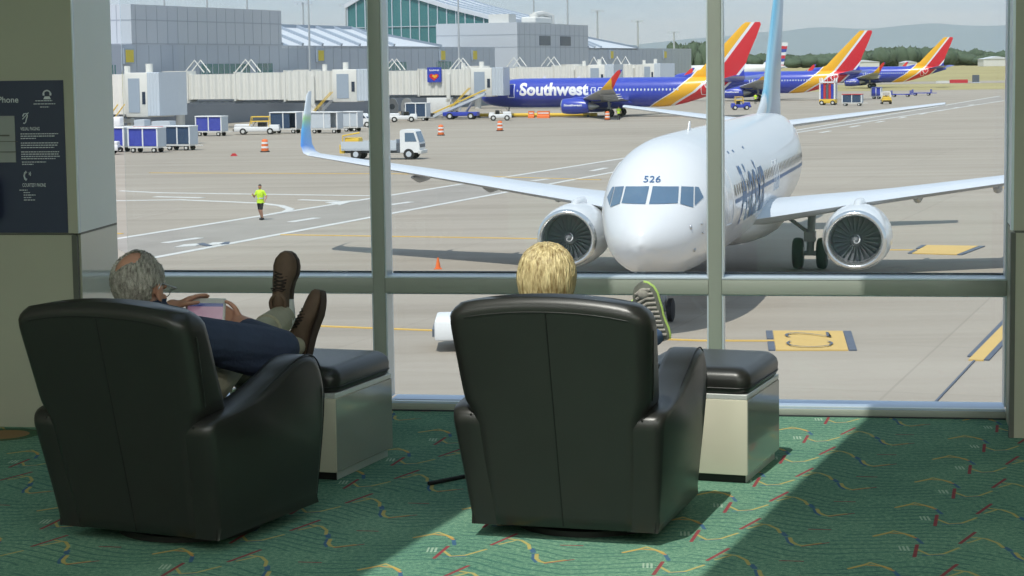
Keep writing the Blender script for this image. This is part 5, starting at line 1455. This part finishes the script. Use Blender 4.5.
# ------------------------------------------------------------------ ramp workers
def worker(label, loc, face, legs, arms, shorts=True):
    g = thing('person', label, 'person', (*loc, APRON), face)
    b_ = MB(); c_ = b_.capsule
    c_((0, 0, .95), (0, .01, 1.30), .155, .17); c_((-.17, 0, 1.40), (.17, 0, 1.40), .08, .08); c_((0, 0, 1.42), (0, .01, 1.56), .06, .055)
    b_.ball((0, .012, 1.65), (.083, .105, .12)); b_.ball((0, .115, 1.63), (.02, .025, .03)); b_.ball((-.085, 0, 1.64), (.015, .025, .035)); b_.ball((.085, 0, 1.64), (.015, .025, .035))
    for sx, (kx, ky, ax, ay) in zip((-1, 1), legs):
        c_((sx*.09, 0, .92), (sx*.10, ky, .50), .11, .075); c_((sx*.10, ky, .50), (sx*.10, ay, .09), .070, .045); c_((sx*.10, ay-.05, .06), (sx*.11, ay+.16, .04), .055, .045)
    hands = []
    for sx, (ex, ey, ez, hx_, hy_, hz_) in zip((-1, 1), arms):
        c_((sx*.20, 0, 1.40), (sx*ex, ey, ez), .065, .05); c_((sx*ex, ey, ez), (sx*hx_, hy_, hz_), .046, .034); c_((sx*hx_, hy_, hz_), (sx*hx_, hy_+.04, hz_-.09), .04, .03)
        hands.append((Vector((sx*ex, ey, ez)), Vector((sx*hx_, hy_, hz_))))
    def mf(p):
        if p.z < .13: return 3
        if p.z > 1.50: return 2 if not (p.z > 1.68 or (p.y < -.02 and p.z > 1.6)) else 3
        d = min(seg_d(p, a, b) for a, b in hands)
        if d < .08 and p.z < 1.33 and abs(p.x) > .2: return 2
        if p.z > .86: return 0
        return 1 if p.z > .52 or not shorts else 2
    body_object('body', b_, .022, ['hivis', 'black_cloth', 'skin', 'black'], mf, g, 3)
    s_ = MB(); rings = []
    for z, k in ((.84, .20), (1.0, .185), (1.2, .195), (1.36, .20), (1.42, .17)): rings.append([(k*math.cos(2*PI*j/20), .75*k*math.sin(2*PI*j/20)+.005, z) for j in range(20)])
    s_.loft(rings, True, False, False); vest = s_.build('vest', 'hivis', g, 180)
    MB().loft([[(.2*math.cos(2*PI*j/20), .155*math.sin(2*PI*j/20)+.005, z) for j in range(20)] for z in (1.05, 1.11)], True, False, False).build('reflective_band', 'cart_grey', vest, 180)
    return g
worker('person in yellow hi-vis shirt and dark shorts walking across the apron', (-12.28, 99.6), R(150), ((0, .10, 0, -.02), (0, -.04, 0, -.22)), ((.34, -.05, 1.15, .33, .10, .95), (.33, .06, 1.14, .30, .22, 1.30)))
worker('person in hi-vis vest standing beneath winglet of the nearest blue airliner', (14.0, 263.2), R(180), ((0, .03, 0, 0), (0, .0, 0, -.02)), ((.30, -.02, 1.12, .30, .05, .88), (.30, -.02, 1.12, .30, .05, .88)), False)
worker('person in hi-vis vest beside white fin, by the blue tug', (41.8, 347.7), R(160), ((0, .03, 0, 0), (0, .0, 0, -.02)), ((.30, -.02, 1.12, .30, .05, .88), (.30, -.02, 1.12, .30, .05, .88)), False)

# ------------------------------------------------------------------ lamp masts on and behind the concourse
def mast(px, Y, topz, label, head=True):
    x = (px-512)/2037*Y
    g = thing('lamp_mast', label, 'lamp mast', (x, Y, APRON), 0, 'lamp masts behind the concourse')
    MB().tube([(0, 0, 0), (0, 0, topz)], [.28*Y/400, .14*Y/400], 8).build('pole', 'pole_grey', g, 60)
    if head:
        m_ = MB(); m_.box(-1.6, 1.6, -.2, .2, topz-.1, topz+.1)
        for dx in (-1.4, -.5, .5, 1.4): m_.box(dx-.3, dx+.3, -.4, .4, topz-.5, topz+.15)
        m_.build('lamp_head', 'cart_grey', g)
def behind(px, y):   # distance of a point y metres inside the concourse frontage, seen at this column
    k = (px-512)/2037; s_ = (-137-.94*y-k*.342*y)/(k*.94-.342); return .94*s_+.342*y
for px, yl, ytop, tx in ((308, 45, 2, 'lamp mast with crossbar head above sloped roof left of the glass hall'), (350.5, 66, 4, 'lamp mast beside the left end of the glass hall'), (600, 30, 10, 'lamp mast rising above the small sloped roof right of the square block'), (640, 30, 20, 'lamp mast right of the small sloped roof, with hills behind'), (676, 34, 31, 'lamp mast before the hills nearest to the right mullion')):
    Y = behind(px, yl); mast(px, Y, 7.5+(69-px*.0134-ytop)*Y/2037, tx)
for px, yl, ytop, tx in ((170.5, 66, -12, 'plain tall pole behind the left block, leftmost of three'), (213, 66, -12, 'plain tall pole behind the left block, middle of three'), (252.5, 66, -10, 'plain tall pole behind the left block, near its right end'), (313.5, -12, -8, 'thin tall pole in front of the sloped roof'), (462, -10, -8, 'thin tall pole in front of pale square block'), (537, 30, -6, 'plain tall pole above roof vents of square block'), (570.5, 30, -4, 'plain tall pole above right end of square block')):
    Y = behind(px, yl); mast(px, Y, 7.5+(69-px*.0134-ytop)*Y/2037, tx, False)

# ------------------------------------------------------------------ far field
struct(MB().box(60, 900, 585, 640, APRON-.2, APRON+.02).build('runway_strip', 'apron'))
def simple_plane(name, label, loc, rz, L, span, fh, bodym, finm, stripes=None):
    g = thing(name, label, 'airplane', loc, rz)
    r_ = L*.055
    MB().tube([(0, 0, r_*1.6), (L*.04, 0, r_*1.7), (L*.12, 0, r_*1.8), (L*.7, 0, r_*1.9), (L*.9, 0, r_*2.3), (L, 0, r_*2.5)], [.05*r_, .6*r_, r_, r_, .5*r_, .1*r_], 16).build('fuselage', bodym, g, 180)
    for sy in (-1, 1): MB().loft([airfoil((L*.36, sy*r_*.6, r_*1.3), L*.16, Vector((0, 0, 1)), .11), airfoil((L*.52, sy*span/2, r_*2.0), L*.05, Vector((0, 0, 1)), .09)]).build('wing', 'wing_grey', g, 40)
    f = MB().loft([airfoil((L*.80, 0, r_*2.3), L*.18, Vector((0, 1, 0)), .08), airfoil((L*.95, 0, fh), L*.07, Vector((0, 1, 0)), .08)]).build('fin', finm, g, 40)
    for sy in (-1, 1): MB().loft([airfoil((L*.86, sy*.2, r_*2.2), L*.10, Vector((0, 0, 1)), .09), airfoil((L*.93, sy*span*.2, r_*2.4), L*.05, Vector((0, 0, 1)), .09)]).build('stabilizer', 'wing_grey', g, 40)
    w_ = MB()
    for x, y in ((L*.12, 0), (L*.48, -r_*1.6), (L*.48, r_*1.6)): w_.cyl((x, y-.15, r_*.25), (x, y+.15, r_*.25), r_*.25, r_*.25, 12); w_.cyl((x, y, r_*.25), (x, y, r_*1.2), r_*.08, r_*.08, 8)
    w_.build('landing_gear', 'louver', g)
    return g
M['fin_stripes'] = zband('fin_stripes', 'Z', [(0, (.7, .7, .72))]+[(.08+.115*k, ((.55, .03, .05), (.75, .75, .77), (.04, .08, .35))[k % 3]) for k in range(8)], 4.6, 12.6, .4)
M['fin_stripes'].node_tree.nodes['Color Ramp'].color_ramp.interpolation = 'CONSTANT'
simple_plane('airliner', 'far airliner whose striped red and blue tail shows beside the white fin', (45.5, 622, APRON), R(-20), 39, 35, 12.5, 'dirty_white', 'fin_stripes')
simple_plane('small_plane', 'small dark propeller plane parked on the far grass at right', (248, 1225, APRON), R(0), 12, 14, 5.2, 'louver', 'louver')
for px, Y, w_, h_, tx in ((866, 1700, 24, 5.5, 'pale far hangar below the trees between second and third tails'), (911, 1650, 11, 4.5, 'small pale far hangar below the trees just left of third tail'), (998, 1600, 22, 7, 'pale far hangar below the trees at right window edge')):
    x = (px-512)/2037*Y; g = thing('hangar', tx, 'building', (x, Y, APRON), 0, 'far hangars')
    MB().box(-w_/2, w_/2, 0, 20, 0, h_*.8).build('hangar_wall', 'dirty_white', g); MB().prism([(-w_/2-.5, h_*.8), (w_/2+.5, h_*.8), (0, h_*1.1)], -.5, 20.5, 'y').build('hangar_roof', 'roof_metal', g)
g = thing('runway_marker', 'low red and white block barrier on the far taxiway at right', 'marker', (130, 592, APRON), 0)
MB().box(-2.6, 2.6, -.4, .4, 0, 1.0).build('block', 'red', g); MB().box(-6.5, -2.7, -.4, .4, 0, .7).build('block_end', 'dirty_white', g)
g = thing('utility_box', 'small dark utility box on the far taxiway near right window edge', 'utility box', (134.5, 590, APRON), 0)
MB().box(-.9, .9, -.6, .6, .2, 2.3).build('box_body', 'louver', g); MB().box(-1.1, 1.1, -.8, .8, 0, .2).build('plinth', 'cart_grey', g)

# tree line and hills
rnd = random.Random(5); tm = MB()
def blob(x, y, r_, h_):
    n, m_ = 7, 5; o = len(tm.v); vs = []
    for i in range(m_+1):
        th = PI*i/m_
        for k in range(n):
            ph = 2*PI*k/n+i*.4; q = rnd.uniform(.78, 1.15); vs.append((x+r_*q*math.sin(th)*math.cos(ph), y+r_*q*math.sin(th)*math.sin(ph), APRON+h_*.5+h_*.55*q*math.cos(th)))
    tm.add(vs, [(i*n+k, i*n+(k+1) % n, (i+1)*n+(k+1) % n, (i+1)*n+k) for i in range(m_) for k in range(n)])
for i in range(900):
    px = rnd.uniform(560, 1180); Y = rnd.uniform(1750, 2300); x = (px-512)/2037*Y
    dens = 1.0 if 700 < px < 880 or px > 895 else .8
    hgt = rnd.uniform(7, 12.5)+5*max(0, math.sin(px*.021+1.2))*1.0
    blob(x, Y, rnd.uniform(5, 10), hgt)
for i in range(120):
    px = rnd.uniform(672, 712); Y = rnd.uniform(1100, 1300); blob((px-512)/2037*Y, Y, rnd.uniform(2.2, 4), rnd.uniform(11, 17))
tag(tm.build('tree_line', 'tree_green', None, 180), 'dark green row of trees beyond the airfield below the hills', 'trees', None, 'stuff')
def hills(name, Y0, Y1, prof, m):
    mb = MB(); rings = []
    xs = [p[0] for p in prof]; n = 160
    for j in range(13):
        f = j/12; Y = Y0+(Y1-Y0)*f; ring = []
        for i in range(n+1):
            px = xs[0]+(xs[-1]-xs[0])*i/n; h_ = interp(px, prof)*math.sin(PI*.5*min(1, f*1.15)) if f < .87 else interp(px, prof)*(1-(f-.87)*2)
            x = (px-512)/2037*Y; nz = mnoise.noise(Vector((x*.0011, Y*.0011, 1)))*35+mnoise.noise(Vector((x*.004, Y*.004, 3)))*14
            ring.append((x, Y, APRON+max(0, h_*(Y/Y1)+nz*min(1, f*2)*(.3+.7*h_/150))))
        rings.append(ring)
    mb.loft(rings, False, False, False); return struct(mb.build(name, m, None, 180))
hills('hills', 8200, 10800, [(330, 20), (520, 60), (600, 98), (640, 110), (690, 122), (760, 148), (800, 155), (860, 152), (920, 148), (990, 160), (1060, 172), (1300, 185)], 'hill_forest')
# haze lying over the plain before the hills
hz = bpy.data.materials.new('haze'); t = NT(hz)
vs_ = t.node('ShaderNodeVolumeScatter'); vs_.inputs['Color'].default_value = (.62, .82, 1, 1); vs_.inputs['Density'].default_value = 2.6e-4; vs_.inputs['Anisotropy'].default_value = -.2
o = t.node('ShaderNodeOutputMaterial'); t.link(vs_.outputs[0], o.inputs['Volume']); M['haze'] = hz
tag(struct(MB().box(-2600, 5200, 2600, 8000, APRON, 150).build('haze_layer', 'haze')))
SC.view_settings.view_transform = 'Standard'; SC.view_settings.look = 'None'; SC.view_settings.gamma = 1
SC.view_settings.use_curve_mapping = False; SC.view_settings.exposure = .30
